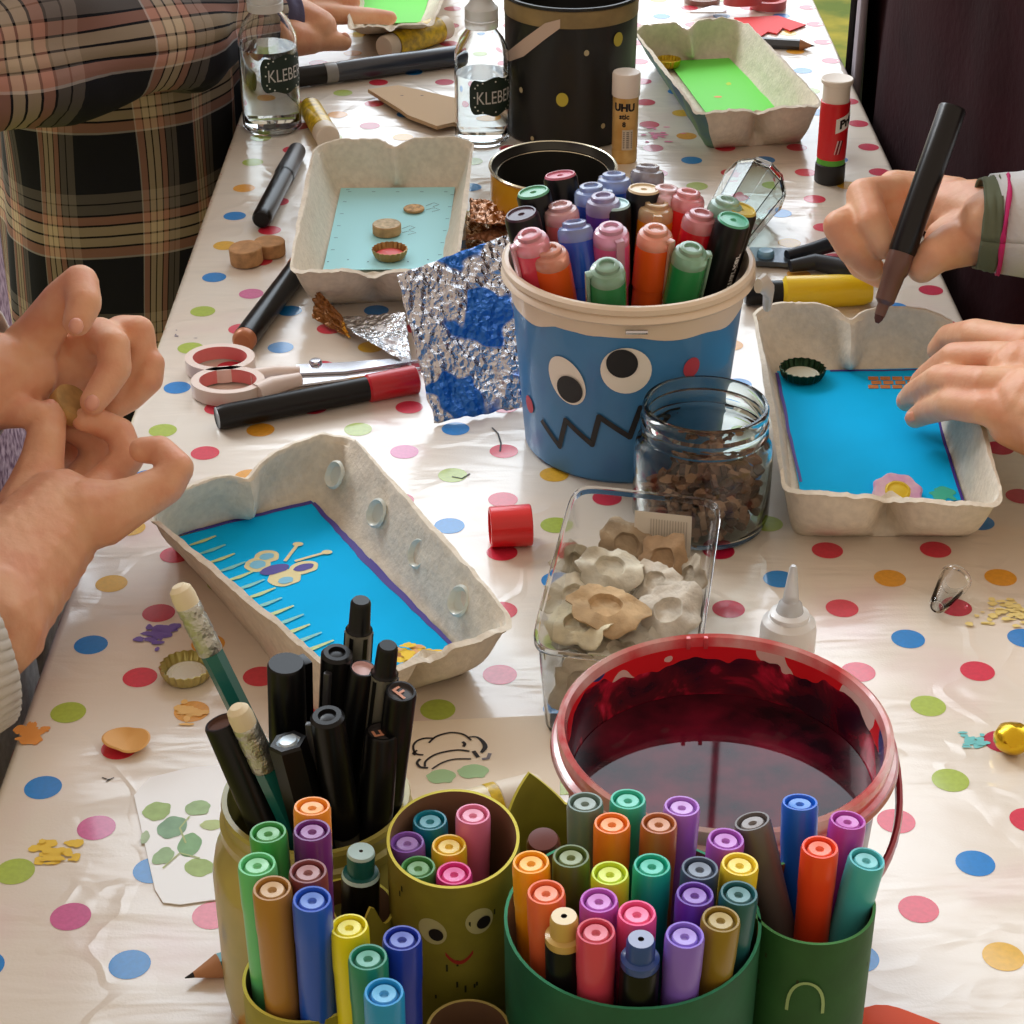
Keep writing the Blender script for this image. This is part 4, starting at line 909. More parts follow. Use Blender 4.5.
def pencil(label, a, za, c, zc, col, r=.0035):
    t = thing('pencil', label, 'pencil', group='pencils lying on the cloth'); L = aim(t, P(*c, zc), P(*a, za))
    b = MB(); b.lathe([(0, 0), (r, 0), (r, L-.012)], mat(col, .35, coat=.4), n=6); b.build('shaft', t, smooth=False)
    b = MB(); b.lathe([(r, L-.012), (.0010, L-.003)], mat((196, 140, 100), .8, mott=.2), n=20); b.build('sharpened_wood', t)
    b = MB(); b.lathe([(.0010, L-.003), (.0002, L), (0, L)], mat((20, 20, 24), .4), n=12); b.build('lead', t)
pencil('pencil with teal shaft poking out from behind the painted jar', (185, 978), .0030, (290, 940), .0036, (70, 150, 160), .0042)
pencil('grey pencil lying by the red paper at the far right', (815, 46), .0030, (748, 42), .0036, (70, 76, 84), .0046)
# glue sticks
def glue_stick(label, a, za, c, zc, r, parts, group='glue sticks', name='glue_stick', extra=None):
    t = thing(name, label, 'glue stick', group=group); L = aim(t, Vector(a), Vector(c))
    for pn, prof, m in parts(L):
        b = MB(); b.lathe(prof, m, n=40)
        if extra and pn in extra: extra[pn](b, L)
        b.build(pn, t)
    return t
YL = mat((232, 196, 20), .35, coat=.3, mott=.35, mscale=220, col2=(170, 140, 20)); IV = mat((232, 220, 200), .4, trans=.1)
A, C = P(328, 138, .0082), P(309, 106, .0085)
glue_stick('small yellow glue stick with ivory cap behind the pale blue carton', A, 0, C, 0, .008, lambda L: [('cap', [(0, 0), (.0075, 0), (.0084, .001), (.0084, .013)], IV), ('label_sleeve', [(.0080, .013), (.0081, .0135), (.0081, L-.006)], YL), ('base_wheel', [(.0076, L-.006), (.0070, L-.002), (.006, L), (0, L)], CLEAR)])
A, C = P(384, 48, .0105), P(446, 27, .0105)
def uh1(b, L):
    text_mesh(b, 'UHU', .014, mat((150, 110, 10), .5), lambda x, y: Vector((.0104*math.cos(R(-100)+(-(y-.005))/.0102), .0104*math.sin(R(-100)+(-(y-.005))/.0102), L*.42+x)), bold=.0003)
glue_stick('yellow glue stick lying by the fingers at the top of the table', A, 0, C, 0, .01, lambda L: [('cap', [(0, 0), (.0085, 0), (.0092, .001), (.0092, .010)], IV), ('label_sleeve', [(.0101, .010), (.0102, .0105), (.0102, L-.010)], YL), ('base_wheel', [(.0095, L-.010), (.0092, L), (0, L)], IV)], extra={'label_sleeve': uh1})
A, C = P(428, 800, .0078), P(540, 796, .0088)
C = P(541, 797, .010); A = P(440, 822, .010)
def uh2(b, L):
    for s0, col, w, zz in ((R(-60), (238, 200, 40), .0012, 0), (R(-30), (240, 236, 226), .004, 0)):
        pass
    text_mesh(b, 'UHU', .010, ink, lambda x, y: Vector((.0096*math.cos(R(-52)+y/.0095), .0096*math.sin(R(-52)+y/.0095), L-.024+x)), bold=.0004)
glue_stick('white and yellow glue stick lying behind the smiling face cup', A, 0, C, 0, .009, lambda L: [('label_sleeve', [(0, 0), (.0090, 0), (.0094, .001), (.0094, L-.021)], mat((240, 236, 224), .35, coat=.3, mott=.9, mscale=55, col2=(214, 184, 80))), ('base_ring', [(.0095, L-.021), (.0097, L-.0205), (.0097, L-.017), (.0094, L-.0168)], YL), ('cap', [(.0092, L-.017), (.0096, L-.0165), (.0096, L-.002), (.0085, L), (0, L)], IV)], extra={'label_sleeve': uh2})
# standing gold glue stick with UHU lettering
p = P(624, 160, 0); t = thing('glue_stick', 'gold glue stick with white cap standing upright in front of the black pot', 'glue stick', p, group='glue sticks')
GD = mat((232, 198, 130), .3, metal=.35, mott=.45, mscale=60, col2=(206, 164, 92)); b = MB(); H = .0625
b.lathe([(0, 0), (.0080, 0), (.0085, .001), (.0086, .008), (.0082, .009), (.0086, .010), (.0087, .0455)], GD, n=44)
f = lambda yy: (lambda x, y: Vector((.0089*math.cos(R(262)+x/.0088), .0089*math.sin(R(262)+x/.0088), yy+y)))
text_mesh(b, 'UHU', .0068, ink, f(.0370), bold=.0004); text_mesh(b, 'stic', .0050, ink, f(.0315), bold=.0002); text_mesh(b, '8', .0046, ink, f(.0262), bold=.0002)
b.add([Vector((.0089*math.cos(a_), .0089*math.sin(a_), zz)) for a_, zz in [(R(255+k*8), z_) for z_ in (.010, .024) for k in range(7)]], [[k, k+1, k+8, k+7] for k in range(6)], mat((206, 196, 176), .5))
for k in range(9):
    z_ = .0115+k*.0013; b.add([Vector((.0090*math.cos(R(a_)), .0090*math.sin(R(a_)), zz)) for a_, zz in ((260, z_), (280, z_), (300, z_), (300, z_+.0006), (280, z_+.0006), (260, z_+.0006))], [(0, 1, 4, 5), (1, 2, 3, 4)], mat((70, 66, 70), .5))
b.build('tube', t)
b = MB(); b.lathe([(.0092, .0455), (.0094, .046), (.0094, .0600), (.0088, .0612), (.0060, .0618), (0, .0612)], mat((238, 230, 220), .35), n=44); b.build('cap', t)
# standing red glue stick
p = P(829, 181, 0); t = thing('glue_stick', 'red glue stick with white cap and black base standing near the right hand', 'glue stick', p, group='glue sticks')
b = MB(); b.lathe([(0, 0), (.0092, 0), (.0098, .001), (.0098, .0125), (.0092, .0132)], mat((34, 34, 36), .5), n=60, fn=lambda r, z, a: (r*(1+.012*math.cos(30*a)), z)); b.build('base_wheel', t)
b = MB(); b.lathe([(.0090, .013), (.0092, .0132), (.0092, .0168), (.0093, .0168)], mat((96, 180, 60), .4), n=40)
b.lathe([(.0092, .0168), (.0094, .017), (.0096, .0545), (.0090, .0548)], mat((214, 26, 34), .35, coat=.3), n=40)
az0 = R(305); rr = .00985
def fr_(x, y, sh=.0): return Vector((rr*math.cos(az0+x/rr), rr*math.sin(az0+x/rr), .0425+y+x*.35))
b.add([fr_(x, y) for y in (-.0048, .0048) for x in [-.0062+k*.0024 for k in range(7)]], [[k, k+1, k+8, k+7] for k in range(6)], mat((240, 236, 230), .5)); rr = .00995
text_mesh(b, 'Pritt', .0075, ink, lambda x, y: fr_(x+.0030, y-.0024), bold=.0004)
for k in range(4): b.add([onc(.0098, az0-.2, .0215, x+k*.0011, y) for x, y in ((-.004, 0), (-.0035, 0), (-.0014, .009), (-.0022, .0095))], [(0, 1, 2, 3)], mat((60, 40, 44), .5) if k % 2 else mat((220, 200, 200), .5))
b.build('label_sleeve', t)
b = MB(); b.lathe([(.0088, .054), (.0088, .0660), (.0102, .0668), (.0104, .0690), (.0098, .0697), (.0050, .0690), (0, .0690)], mat((236, 226, 212), .35), n=44); b.build('cap', t)

# scissors
def ring(mb, c, rx, ry, rot, w, th, m, z, inner=None):
    n = 40; A = []
    for k in range(n):
        a = 2*PI*k/n
        for s, zz in ((1, z), (1, z+th), (0, z+th), (0, z)):
            ax, ay = (rx+(w if s else 0))*math.cos(a), (ry+(w if s else 0))*math.sin(a)
            A.append((c[0]+ax*math.cos(rot)-ay*math.sin(rot), c[1]+ax*math.sin(rot)+ay*math.cos(rot), zz))
    fs = []
    for k in range(n):
        for j in range(4):
            m_ = inner if (inner and j == 2) else m
            fs.append(([k*4+j, ((k+1) % n)*4+j, ((k+1) % n)*4+(j+1) % 4, k*4+(j+1) % 4], m_))
    o = mb.add(A, [], m)
    for f, m_ in fs: mb.f.append([x+o for x in f]); mb.m.append(mb.mi(m_))
cr = mat((226, 208, 196), .4, coat=.2); pk = mat((222, 130, 128), .45)
t = thing('scissors', 'cream and pink handled scissors lying open near the plaid shirt', 'scissors', (0, 0, 0), group='scissors on the table')
b = MB(); c1_ = P(221, 371); c2_ = P(229, 394)
ring(b, c1_, .0145, .0125, -.1, .0042, .0075, cr, .001, pk); b.tube([P(249, 377, .0045), P(275, 372, .0045), P(300, 371, .0042)], [.0042, .0034, .0026], cr, n=10); b.build('handle', t, sharp=40)
b = MB(); ring(b, c2_, .0150, .0120, -.05, .0042, .0075, cr, .001, pk); b.tube([P(256, 393, .0045), P(272, 386, .0045), P(300, 379, .0042)], [.0052, .0050, .0036], cr, n=10); b.build('handle', t, sharp=40)
b = MB(); pts = [P(296, 375, .003), P(296, 366, .003), P(340, 364, .003), P(395, 360, .003), P(420, 362, .003), P(345, 373, .003)]; b.prism([(p.x, p.y) for p in pts], .0026, .0040, STEEL); b.build('blade', t)
b = MB(); pts = [P(296, 384, .003), P(294, 373, .003), P(335, 370, .003), P(400, 366, .003), P(425, 366, .003), P(340, 378, .003)]; b.prism([(p.x, p.y) for p in pts], .0012, .0024, STEEL); b.build('blade', t)
b = MB(); p = P(316, 370, 0); b.lathe([(0, .0062), (.0028, .0060), (.0036, .0048), (.0036, .0036)], STEEL, Matrix.Translation((p.x, p.y, 0)), n=20); b.build('pivot_screw', t)
rd = mat((196, 92, 92), .45); t = thing('scissors', 'salmon red handled scissors at the far top of the table', 'scissors', (0, 0, 0), group='scissors on the table')
b = MB(); ring(b, P(768, 8), .0105, .0115, 0, .0045, .007, rd, .001); b.build('handle', t); b = MB(); ring(b, P(742, 13), .0125, .0070, .3, .0040, .007, rd, .0082); b.build('handle', t)
b = MB(); pts = [P(728, 12), P(726, 17), P(690, 17), P(712, 11)]; b.prism([(p.x, p.y) for p in pts], .003, .0045, STEEL); b.build('blade', t)
dkb = mat((28, 34, 44), .4); t = thing('scissors', 'black handled scissors half hidden behind the drawing hand', 'scissors', (0, 0, 0), group='scissors on the table')
b = MB(); b.tube([P(787, 256, .006), P(812, 250, .007), P(838, 242, .008), P(862, 238, .008)], [.0036, .0044, .0052, .0055], dkb, n=12); b.build('handle', t)
b = MB(); b.tube([P(790, 266, .005), P(815, 262, .006), P(835, 266, .006), P(862, 272, .006)], [.0036, .0050, .0055, .0055], dkb, n=12); b.build('handle', t)
b = MB(); pts = [P(792, 270, 0), P(790, 255, 0), P(750, 254, 0), P(745, 262, 0), P(755, 268, 0)]; b.prism([(p.x, p.y) for p in pts], .0015, .0045, mat((90, 96, 104), .3, metal=.8)); b.build('blade', t)
b = MB(); p = P(765, 263, 0); b.lathe([(.0052, .0045), (.0052, .0070), (.0042, .0084), (0, .0086)], mat((120, 170, 205), .3, coat=.4), Matrix.Translation((p.x, p.y, 0)), n=24); b.build('pivot_screw', t)

# ---------------------------------------------------------------- foil, tin, black pot, bottles, beaker
def foil_mat(col2, thr, seed, base=(205, 205, 210)):
    m = bpy.data.materials.new('foil'); m.use_nodes = True; nt = m.node_tree; b = nt.nodes['Principled BSDF']; tc = nt.nodes.new('ShaderNodeTexCoord')
    mp = nt.nodes.new('ShaderNodeMapping'); mp.inputs['Location'].default_value = (seed, seed*2, 0); nt.links.new(tc.outputs['Object'], mp.inputs['Vector'])
    n = nt.nodes.new('ShaderNodeTexNoise'); n.inputs['Scale'].default_value = 26; n.inputs['Detail'].default_value = 2; nt.links.new(mp.outputs[0], n.inputs['Vector'])
    r = nt.nodes.new('ShaderNodeValToRGB'); e = r.color_ramp.elements; e[0].position = thr-.01; e[0].color = (*lin(base), 1); e[1].position = thr+.01; e[1].color = (*lin(col2), 1)
    nt.links.new(n.outputs['Fac'], r.inputs['Fac']); nt.links.new(r.outputs['Color'], b.inputs['Base Color'])
    r2 = nt.nodes.new('ShaderNodeValToRGB'); e = r2.color_ramp.elements; e[0].position = thr-.01; e[0].color = (1, 1, 1, 1); e[1].position = thr+.01; e[1].color = (.35, .35, .35, 1); nt.links.new(n.outputs['Fac'], r2.inputs['Fac']); nt.links.new(r2.outputs['Color'], b.inputs['Metallic'])
    b.inputs['Roughness'].default_value = .24
    v = nt.nodes.new('ShaderNodeTexVoronoi'); v.inputs['Scale'].default_value = 260; v.feature = 'F1'; nt.links.new(mp.outputs[0], v.inputs['Vector'])
    n4 = nt.nodes.new('ShaderNodeTexNoise'); n4.inputs['Scale'].default_value = 330; n4.inputs['Detail'].default_value = 3; nt.links.new(mp.outputs[0], n4.inputs['Vector'])
    ad = nt.nodes.new('ShaderNodeMath'); ad.operation = 'ADD'; nt.links.new(v.outputs['Distance'], ad.inputs[0]); nt.links.new(n4.outputs['Fac'], ad.inputs[1])
    bp = nt.nodes.new('ShaderNodeBump'); bp.inputs['Strength'].default_value = .8; bp.inputs['Distance'].default_value = .0022; nt.links.new(ad.outputs[0], bp.inputs['Height']); nt.links.new(bp.outputs['Normal'], b.inputs['Normal'])
    return m
def foil(name, label, corners, m, nu=46, nv=46, amp=.0016, edge=.0012, seed=1, back=None, bow=0., cat='foil'):
    c = [P(*q) for q in corners]; b = MB(); vs = []
    nrm = (c[1]-c[0]).cross(c[3]-c[0]).normalized()
    for j in range(nv+1):
        for i in range(nu+1):
            s, t_ = i/nu, j/nv
            p = c[0]*(1-s)*(1-t_)+c[1]*s*(1-t_)+c[2]*s*t_+c[3]*(1-s)*t_
            k = noise.noise(Vector((s*6+seed, t_*6, seed)))+.6*noise.noise(Vector((s*15, t_*15+seed, 2)))
            e = noise.noise(Vector((s*9, t_*9, seed+9)))
            if i in (0, nu) or j in (0, nv): p = p+(c[1]-c[0]).normalized()*edge*e+(c[3]-c[0]).normalized()*edge*e
            p = p+nrm*(amp*k+bow*math.sin(PI*s)); p.z = max(p.z, .0008)
            vs.append(p)
    w = nu+1
    b.add(vs, [[j*w+i, j*w+i+1, (j+1)*w+i+1, (j+1)*w+i] for j in range(nv) for i in range(nu)], m)
    o = b.build(name, sharp=180); tag(o, label, cat)
    sm = o.modifiers.new('thickness', 'SOLIDIFY'); sm.thickness = .00035; sm.offset = 0
    return o
foil('foil_sheet', 'crumpled silver and blue foil sheet leaning against the blue bucket', [(434, 423, .0015), (540, 404, .0015), (520, 230, .066), (397, 275, .062)], foil_mat((30, 110, 200), .515, 1.3), amp=.0020, seed=2, nu=60, nv=60)
foil('foil_scrap', 'small bright silver foil scrap beside the gold leaf foil', [(412, 367, .002), (355, 333, .012), (337, 318, .003), (405, 312, .016)], foil_mat((240, 244, 250), .5, 3., base=(225, 230, 236)), amp=.0012, seed=4)
foil('gold_foil_leaf', 'gold and brown foil leaf lying before the pale blue carton', [(350, 338, .002), (312, 318, .003), (316, 288, .018), (342, 316, .010)], foil_mat((150, 96, 40), .5, 5., base=(226, 170, 70)), amp=.0018, seed=6, nu=26, nv=26)
for k, (c4, col, lb_) in enumerate((([(466, 250, .004), (536, 250, .004), (532, 213, .006), (466, 212, .006)], (196, 150, 100), 'lower brown-gold foil wrapper behind the leaning foil sheet'), ([(470, 222, .020), (520, 226, .018), (522, 204, .020), (470, 198, .022)], (120, 70, 50), 'upper dark brown foil wrapper on the wrapper pile'))):
    foil('foil_wrapper', lb_, c4, foil_mat((170, 120, 84), .56, 7.+k, base=(232, 214, 190) if k == 0 else (196, 150, 120)), amp=.0028, seed=8+k, nu=34, nv=24)
foil('foil_wrapper', 'middle crinkled gold foil wrapper of the wrapper pile', [(466, 240, .012), (530, 242, .012), (530, 220, .013), (466, 212, .014)], foil_mat((150, 100, 70), .54, 11., base=(224, 196, 160)), amp=.0028, seed=15, nu=34, nv=24)

p = P(553, 165, .040); TX, TY = p.x, p.y
t = thing('yellow_tin', 'open yellow tin with dark inside behind the blue bucket', 'tin', (TX, TY, 0)); t.scale = (1, 1.12, 1)
yt = mat((222, 164, 20), .35, coat=.4); dki = mat((66, 66, 62), .3, metal=.6); rimm = mat((214, 206, 180), .25, metal=.8); r_ = .0385
b = MB(); b.lathe([(0, 0), (r_-.001, 0), (r_, .001), (r_, .038), (r_+.0008, .0388)], yt, n=72); b.lathe([(r_-.004, .036), (r_-.0045, .030), (r_-.004, .022), (r_-.0046, .018), (r_-.004, .012), (r_-.004, .002), (0, .0015)], dki, n=72); b.build('tin_wall', t)
b = MB(); b.lathe([(r_+.0008, .0386), (r_+.0012, .0396), (r_+.0002, .0404), (r_-.0006, .0400), (r_-.0010, .0385, dki), (r_-.0036, .0350, dki), (r_-.0040, .0354), (r_-.0044, .0350)], rimm, n=72); b.build('rim', t)

# black pot: base front at v ~ 165
KX, KY, KR = P(571, 60, 0).x, 1.395, .0455
p0 = P(571, 150, 0); KY = p0.y+.044; KX = p0.x
t = thing('black_pot', 'big black painted tin with gold band and gold dots at the back', 'pot', (KX, KY, 0))
bk_ = mat((26, 27, 26), .5, coat=.15); gb = mat((160, 138, 92), .5, mott=.3, mscale=60)
KH = .098; b = MB(); b.lathe([(0, 0), (.0430, 0), (.0445, .002), (.0455, KH-.014)], bk_, n=80); b.lathe([(.0454, KH-.014), (.0458, KH-.0135), (.0460, KH-.003), (.0456, KH-.0025)], gb, n=80); b.lathe([(.0456, KH-.0025), (.0466, KH-.002), (.0466, KH), (.0448, KH), (.0440, KH-.004), (.042, .003), (0, .0025)], bk_, n=80); b.build('pot_wall', t)
def kaz(u, v):
    best = None
    for k in range(121):
        a = R(200+k*140/120)
        for q in range(50):
            z = q*.002; pr = proj((KX+.0452*math.cos(a), KY+.0452*math.sin(a), z)); d = (pr[0]-u)**2+(pr[1]-v)**2
            if best is None or d < best[0]: best = (d, a, z)
    return best[1:]
for (u, v, s) in ((563, 99, .0042), (617, 39, .0042), (587, 54, .0018), (522, 90, .0017), (603, 126, .0016), (533, 137, .0014)):
    a, z = kaz(u, v); b = MB(); patch(b, .0462, a, z, s, s*1.15, mat((196, 184, 70) if s > .003 else (190, 180, 140), .5), n=20); b.build('painted_dot', t)
pts = [kaz(u, v) for u, v in ((508, 56), (525, 47), (545, 32), (561, 24))]
b = MB(); vs = []
for (a, z), w in zip(pts, (.0035, .006, .0055, .003)): vs += [Vector((.0468*math.cos(a), .0468*math.sin(a), z+w)), Vector((.0468*math.cos(a), .0468*math.sin(a), z-w))]
b.add(vs, [[2*k, 2*k+1, 2*k+3, 2*k+2] for k in range(3)], mat((206, 184, 166), .7)); b.build('torn_paper_strip', t)
# dark brush ends just showing inside
def bottle(u, v, label, H, r, cap, water, az, lz, seed=0, word='KLEBER', capm=None):
    p = P(u, v, 0); p.y += r*.9
    t = thing('clear_bottle', label, 'bottle', p, group='clear glue bottles with black labels'); b = MB(); s = r
    b.lathe([(0, .0008), (s*.85, 0), (s, .003), (s, H*.56), (s*.97, H*.62), (s*.80, H*.70), (s*.54, H*.765), (s*.50, H*.80), (s*.46, H*.80), (s*.48, H*.765), (s*.76, H*.69), (s*.93, H*.61), (s*.955, H*.55), (s*.955, .0045), (s*.8, .002), (0, .002)], CLEAR, n=56); b.build('bottle_body', t)
    if water:
        b = MB(); b.lathe([(0, .003), (s*.80, .003), (s*.94, .006), (s*.94, water), (0, water)], WATER, n=48); b.build('liquid', t)
    b = MB(); cm = capm or mat((226, 228, 226), .35, trans=.35); b.lathe([(s*.52, H*.775), (s*.60, H*.778), (s*.61, H*.83), (s*.58, H*.835), (s*.60, H*.84), (s*.60, H*.905), (s*.50, H*.925), (s*.40, H*.95), (s*.38, H), (s*.30, H*1.01), (0, H*1.01)], cm, n=36); b.build('cap', t)
    b = MB(); lm = mat((18, 40, 32), .6); L = .0175; hh = .0135; vs = []; n = 40; rr = r*1.012
    for k in range(n):
        a = 2*PI*k/n; e = .42; x = L*math.copysign(abs(math.cos(a))**e, math.cos(a)); y = hh*math.copysign(abs(math.sin(a))**e, math.sin(a)); x *= 1+.07*math.cos(4*a); y *= 1+.07*math.cos(4*a)
        vs.append((x, y))
    gx = [onc(rr, az, lz, x, y) for x, y in vs]; m_ = 28
    cols = sorted(set(round(-L*1.05+2.1*L*i/m_, 5) for i in range(m_+1)))
    def half(x):
        q_ = min(1, abs(x)/(L*1.05)); return hh*(.93+.09*math.cos(2*PI*q_))*(1-.55*q_**9)
    top = [(x, half(x)) for x in cols]
    V = [onc(rr, az, lz, x, h) for x, h in top]+[onc(rr, az, lz, x, -h) for x, h in top]
    b.add(V, [[i, i+1, len(top)+i+1, len(top)+i] for i in range(len(top)-1)], lm)
    wt = mat((206, 212, 206), .6); rr2 = rr*1.012
    text_mesh(b, word, .0125, mat((190, 192, 190), .6), lambda x, y: onc(rr2, az, lz, x*.72+.001, y-.0045), align='CENTER')
    for k in range(16):
        a = 2*PI*k/16; x = L*.86*math.copysign(abs(math.cos(a))**.5, math.cos(a)); y = hh*.78*math.copysign(abs(math.sin(a))**.5, math.sin(a)); patch(b, rr2, az+x/rr2, lz+y, .0006, .0006, wt, n=10)
    b.build('label', t)
    return t
bottle(270, 137, 'left clear bottle with black label, nearly full, beside the plaid shirt', .108, .0205, None, .059, R(311), .044)
bottle(482, 148, 'right clear bottle with white cap and black label beside the black pot', .102, .0188, None, .048, R(300), .036)

# clear beaker lying on its side
t = thing('plastic_beaker', 'clear plastic beaker lying on its side behind the bucket of markers', 'beaker'); A = P(716, 246, .015); C = P(757, 184, .021); L = aim(t, A, C)
b = MB(); r1, r2 = .0150, .0212
b.lathe([(r1*.9, 0), (r1, .0015), (r2-.001, L-.012), (r2, L-.010), (r2*.9, L-.002), (r2*.6, L), (0, L), (0, L-.0022), (r2*.55, L-.0024), (r2*.80, L-.005), (r2*.88, L-.012), (r1*.88, .0015), (r1*.9, 0)], GLASS, n=12); b.build('beaker_wall', t, smooth=False)
# cardboard piece, red paper
b = MB(); pts = [P(u, v, .004) for u, v in ((368, 92), (398, 88), (470, 104), (468, 122), (437, 129), (408, 118), (400, 112))]; b.prism([(p.x, p.y) for p in pts], .0035, .0062, mat((196, 168, 132), .8)); x, y = P(402, 96, .006).xy; b.blob(x, y, .0012, .0006, .0064, ink); x, y = P(422, 96, .006).xy; b.blob(x, y, .0012, .0006, .0064, ink)
b.prism([(P(410, 117, 0).x, P(410, 117, 0).y), (P(414, 117, 0).x, P(414, 117, 0).y), (P(414, 112, 0).x, P(414, 112, 0).y)], .0003, .0035, ink)
o = b.build('cardboard_piece', smooth=False); tag(o, 'tan cut cardboard piece lying left of the right clear bottle', 'cardboard')
b = MB(); pts = [P(u, v, .002) for u, v in ((734, 17), (778, 15), (806, 24), (790, 30), (783, 27), (777, 33), (768, 31), (760, 36), (750, 33), (742, 36))]; b.prism([(p.x, p.y) for p in pts], .0005, .0016, mat((226, 66, 66), .6)); o = b.build('red_paper', smooth=False); tag(o, 'red cut paper scrap lying below the red scissors', 'paper')
b = MB(); p = P(702, 2, 0); ring(b, p, .012, .012, 0, .003, .004, mat((150, 120, 110), .4), .0004); o = b.build('jar_lid_ring'); tag(o, 'thin brownish ring at the top edge of the table left of the red scissors', 'ring')
# orange paper petals near the bottom edge
for (u, v, r_, lab) in ((905, 1026, .017, 'orange-red paper petal at the bottom right by the mid green cup'), (236, 1030, .010, 'orange-red paper petal at the bottom left by the painted jar')):
    p = P(u, v, .01); b = MB(); b.lathe([(0, .004), (r_*.5, .0045), (r_, .002), (r_*.98, .0012), (0, .0030)], mat((222, 78, 30), .6), n=30, fn=lambda r, z, a: (r*(1+.12*math.cos(3*a)), z)); one('paper_petal', b, lab, 'paper petal', (p.x, p.y, 0), group='orange paper petals')

# ---------------------------------------------------------------- people
def voxel(mb, name, parent, m, vox=.0011, it=7, fac=.5):
    me = bpy.data.meshes.new('tmp'); me.from_pydata([tuple(v) for v in mb.v], [], mb.f); o = bpy.data.objects.new('tmp', me); COL.objects.link(o)
    r = o.modifiers.new('r', 'REMESH'); r.mode = 'VOXEL'; r.voxel_size = vox; r.use_smooth_shade = True
    s = o.modifiers.new('s', 'SMOOTH'); s.factor = fac; s.iterations = it
    dg = bpy.context.evaluated_depsgraph_get(); me2 = bpy.data.meshes.new_from_object(o.evaluated_get(dg)); me2.name = name
    bpy.data.objects.remove(o); bpy.data.meshes.remove(me)
    me2.materials.clear(); me2.materials.append(m)
    me2.polygons.foreach_set('use_smooth', [True]*len(me2.polygons))
    ob = bpy.data.objects.new(name, me2); COL.objects.link(ob)
    if parent: ob.parent = parent
    return ob
_ico = None
def ico():
    global _ico
    if _ico is None:
        bm = bmesh.new(); bmesh.ops.create_icosphere(bm, subdivisions=2, radius=1); bm.verts.index_update(); _ico = ([v.co.copy() for v in bm.verts], [[v.index for v in f.verts] for f in bm.faces]); bm.free()
    return _ico
def ball(mb, c, r, sc=(1, 1, 1), rot=None):
    vs, fs = ico(); c = Vector(c); out = []
    for v in vs:
        w = Vector((v.x*r*sc[0], v.y*r*sc[1], v.z*r*sc[2]))
        if rot: w = rot @ w
        out.append(c+w)
    mb.add(out, fs, SKIN)
def limb(mb, pts, rs, step=.28):
    pts = [Vector(p) for p in pts]
    for i in range(len(pts)-1):
        L = (pts[i+1]-pts[i]).length; n = max(1, int(L/(min(rs[i], rs[i+1])*step)))
        for k in range(n+1):
            f = k/n; ball(mb, pts[i]*(1-f)+pts[i+1]*f, rs[i]*(1-f)+rs[i+1]*f)
def chain(mb, js):
    """js: (u, v, z, radius in pixels)"""
    limb(mb, [P(u, v, z) for u, v, z, r in js], [r/PPM(v, z) for u, v, z, r in js])
def nail(parent, u, v, z, r, ang, lift=1.0, wide=.72, flat=.35):
    """a fingernail on the camera side of the fingertip at u, v"""
    p = P(u, v, z); q = r/PPM(v, z); d = (Vector((0, 0, HC))-p).normalized(); c = p+d*q*lift
    right = Vector((1, 0, 0)); up = d.cross(right).normalized(); right = up.cross(d).normalized()
    ax = right*math.cos(R(ang))+up*math.sin(R(ang)); bx = d.cross(ax)
    M = Matrix((ax, bx, d)).transposed(); b = MB(); vs, fs = ico()
    b.add([c+M @ Vector((v_.x*q*.66, v_.y*q*wide*.80, v_.z*q*flat)) for v_ in vs], fs, NAIL); return b.build('fingernail', parent)

def cloth_bump(m, scale=160, st=.6):
    nt = m.node_tree; b = nt.nodes['Principled BSDF']; return m
def plaid():
    m = bpy.data.materials.new('plaid'); m.use_nodes = True; nt = m.node_tree; b = nt.nodes['Principled BSDF']; b.inputs['Roughness'].default_value = .9; b.inputs['Specular IOR Level'].default_value = .2
    uv = nt.nodes.new('ShaderNodeUVMap'); sep = nt.nodes.new('ShaderNodeSeparateXYZ'); nt.links.new(uv.outputs[0], sep.inputs[0])
    D = (14, 14, 18); N_ = (26, 27, 34); BG = (112, 106, 102); PC = (178, 132, 116); LT = (196, 178, 152); WH = (182, 178, 176)
    outs = []
    for ax in (0, 1):
        fr = nt.nodes.new('ShaderNodeMath'); fr.operation = 'FRACT'; nt.links.new(sep.outputs[ax], fr.inputs[0])
        r = nt.nodes.new('ShaderNodeValToRGB'); r.color_ramp.interpolation = 'CONSTANT'; e = r.color_ramp.elements
        seq = [(0, N_), (.40, WH), (.415, PC), (.49, D), (.505, LT), (.575, D), (.59, LT), (.665, D), (.68, PC), (.75, D), (.765, BG), (.84, D), (.855, BG), (.93, N_)]
        e[0].position = 0; e[0].color = (*lin(N_), 1); e[1].position = .40; e[1].color = (*lin(WH), 1)
        for pz, c in seq[2:]: x = e.new(pz); x.color = (*lin(c), 1)
        nt.links.new(fr.outputs[0], r.inputs['Fac']); outs.append(r.outputs['Color'])
    mx = nt.nodes.new('ShaderNodeMix'); mx.data_type = 'RGBA'; mx.inputs[0].default_value = .5; nt.links.new(outs[0], mx.inputs[6]); nt.links.new(outs[1], mx.inputs[7]); nt.links.new(mx.outputs[2], b.inputs['Base Color'])
    tc = nt.nodes.new('ShaderNodeTexCoord'); n = nt.nodes.new('ShaderNodeTexNoise'); n.inputs['Scale'].default_value = 700; bp = nt.nodes.new('ShaderNodeBump'); bp.inputs['Strength'].default_value = .3; bp.inputs['Distance'].default_value = .0005
    nt.links.new(tc.outputs['Object'], n.inputs['Vector']); nt.links.new(n.outputs['Fac'], bp.inputs['Height']); nt.links.new(bp.outputs['Normal'], b.inputs['Normal'])
    return m
PLAID = plaid()
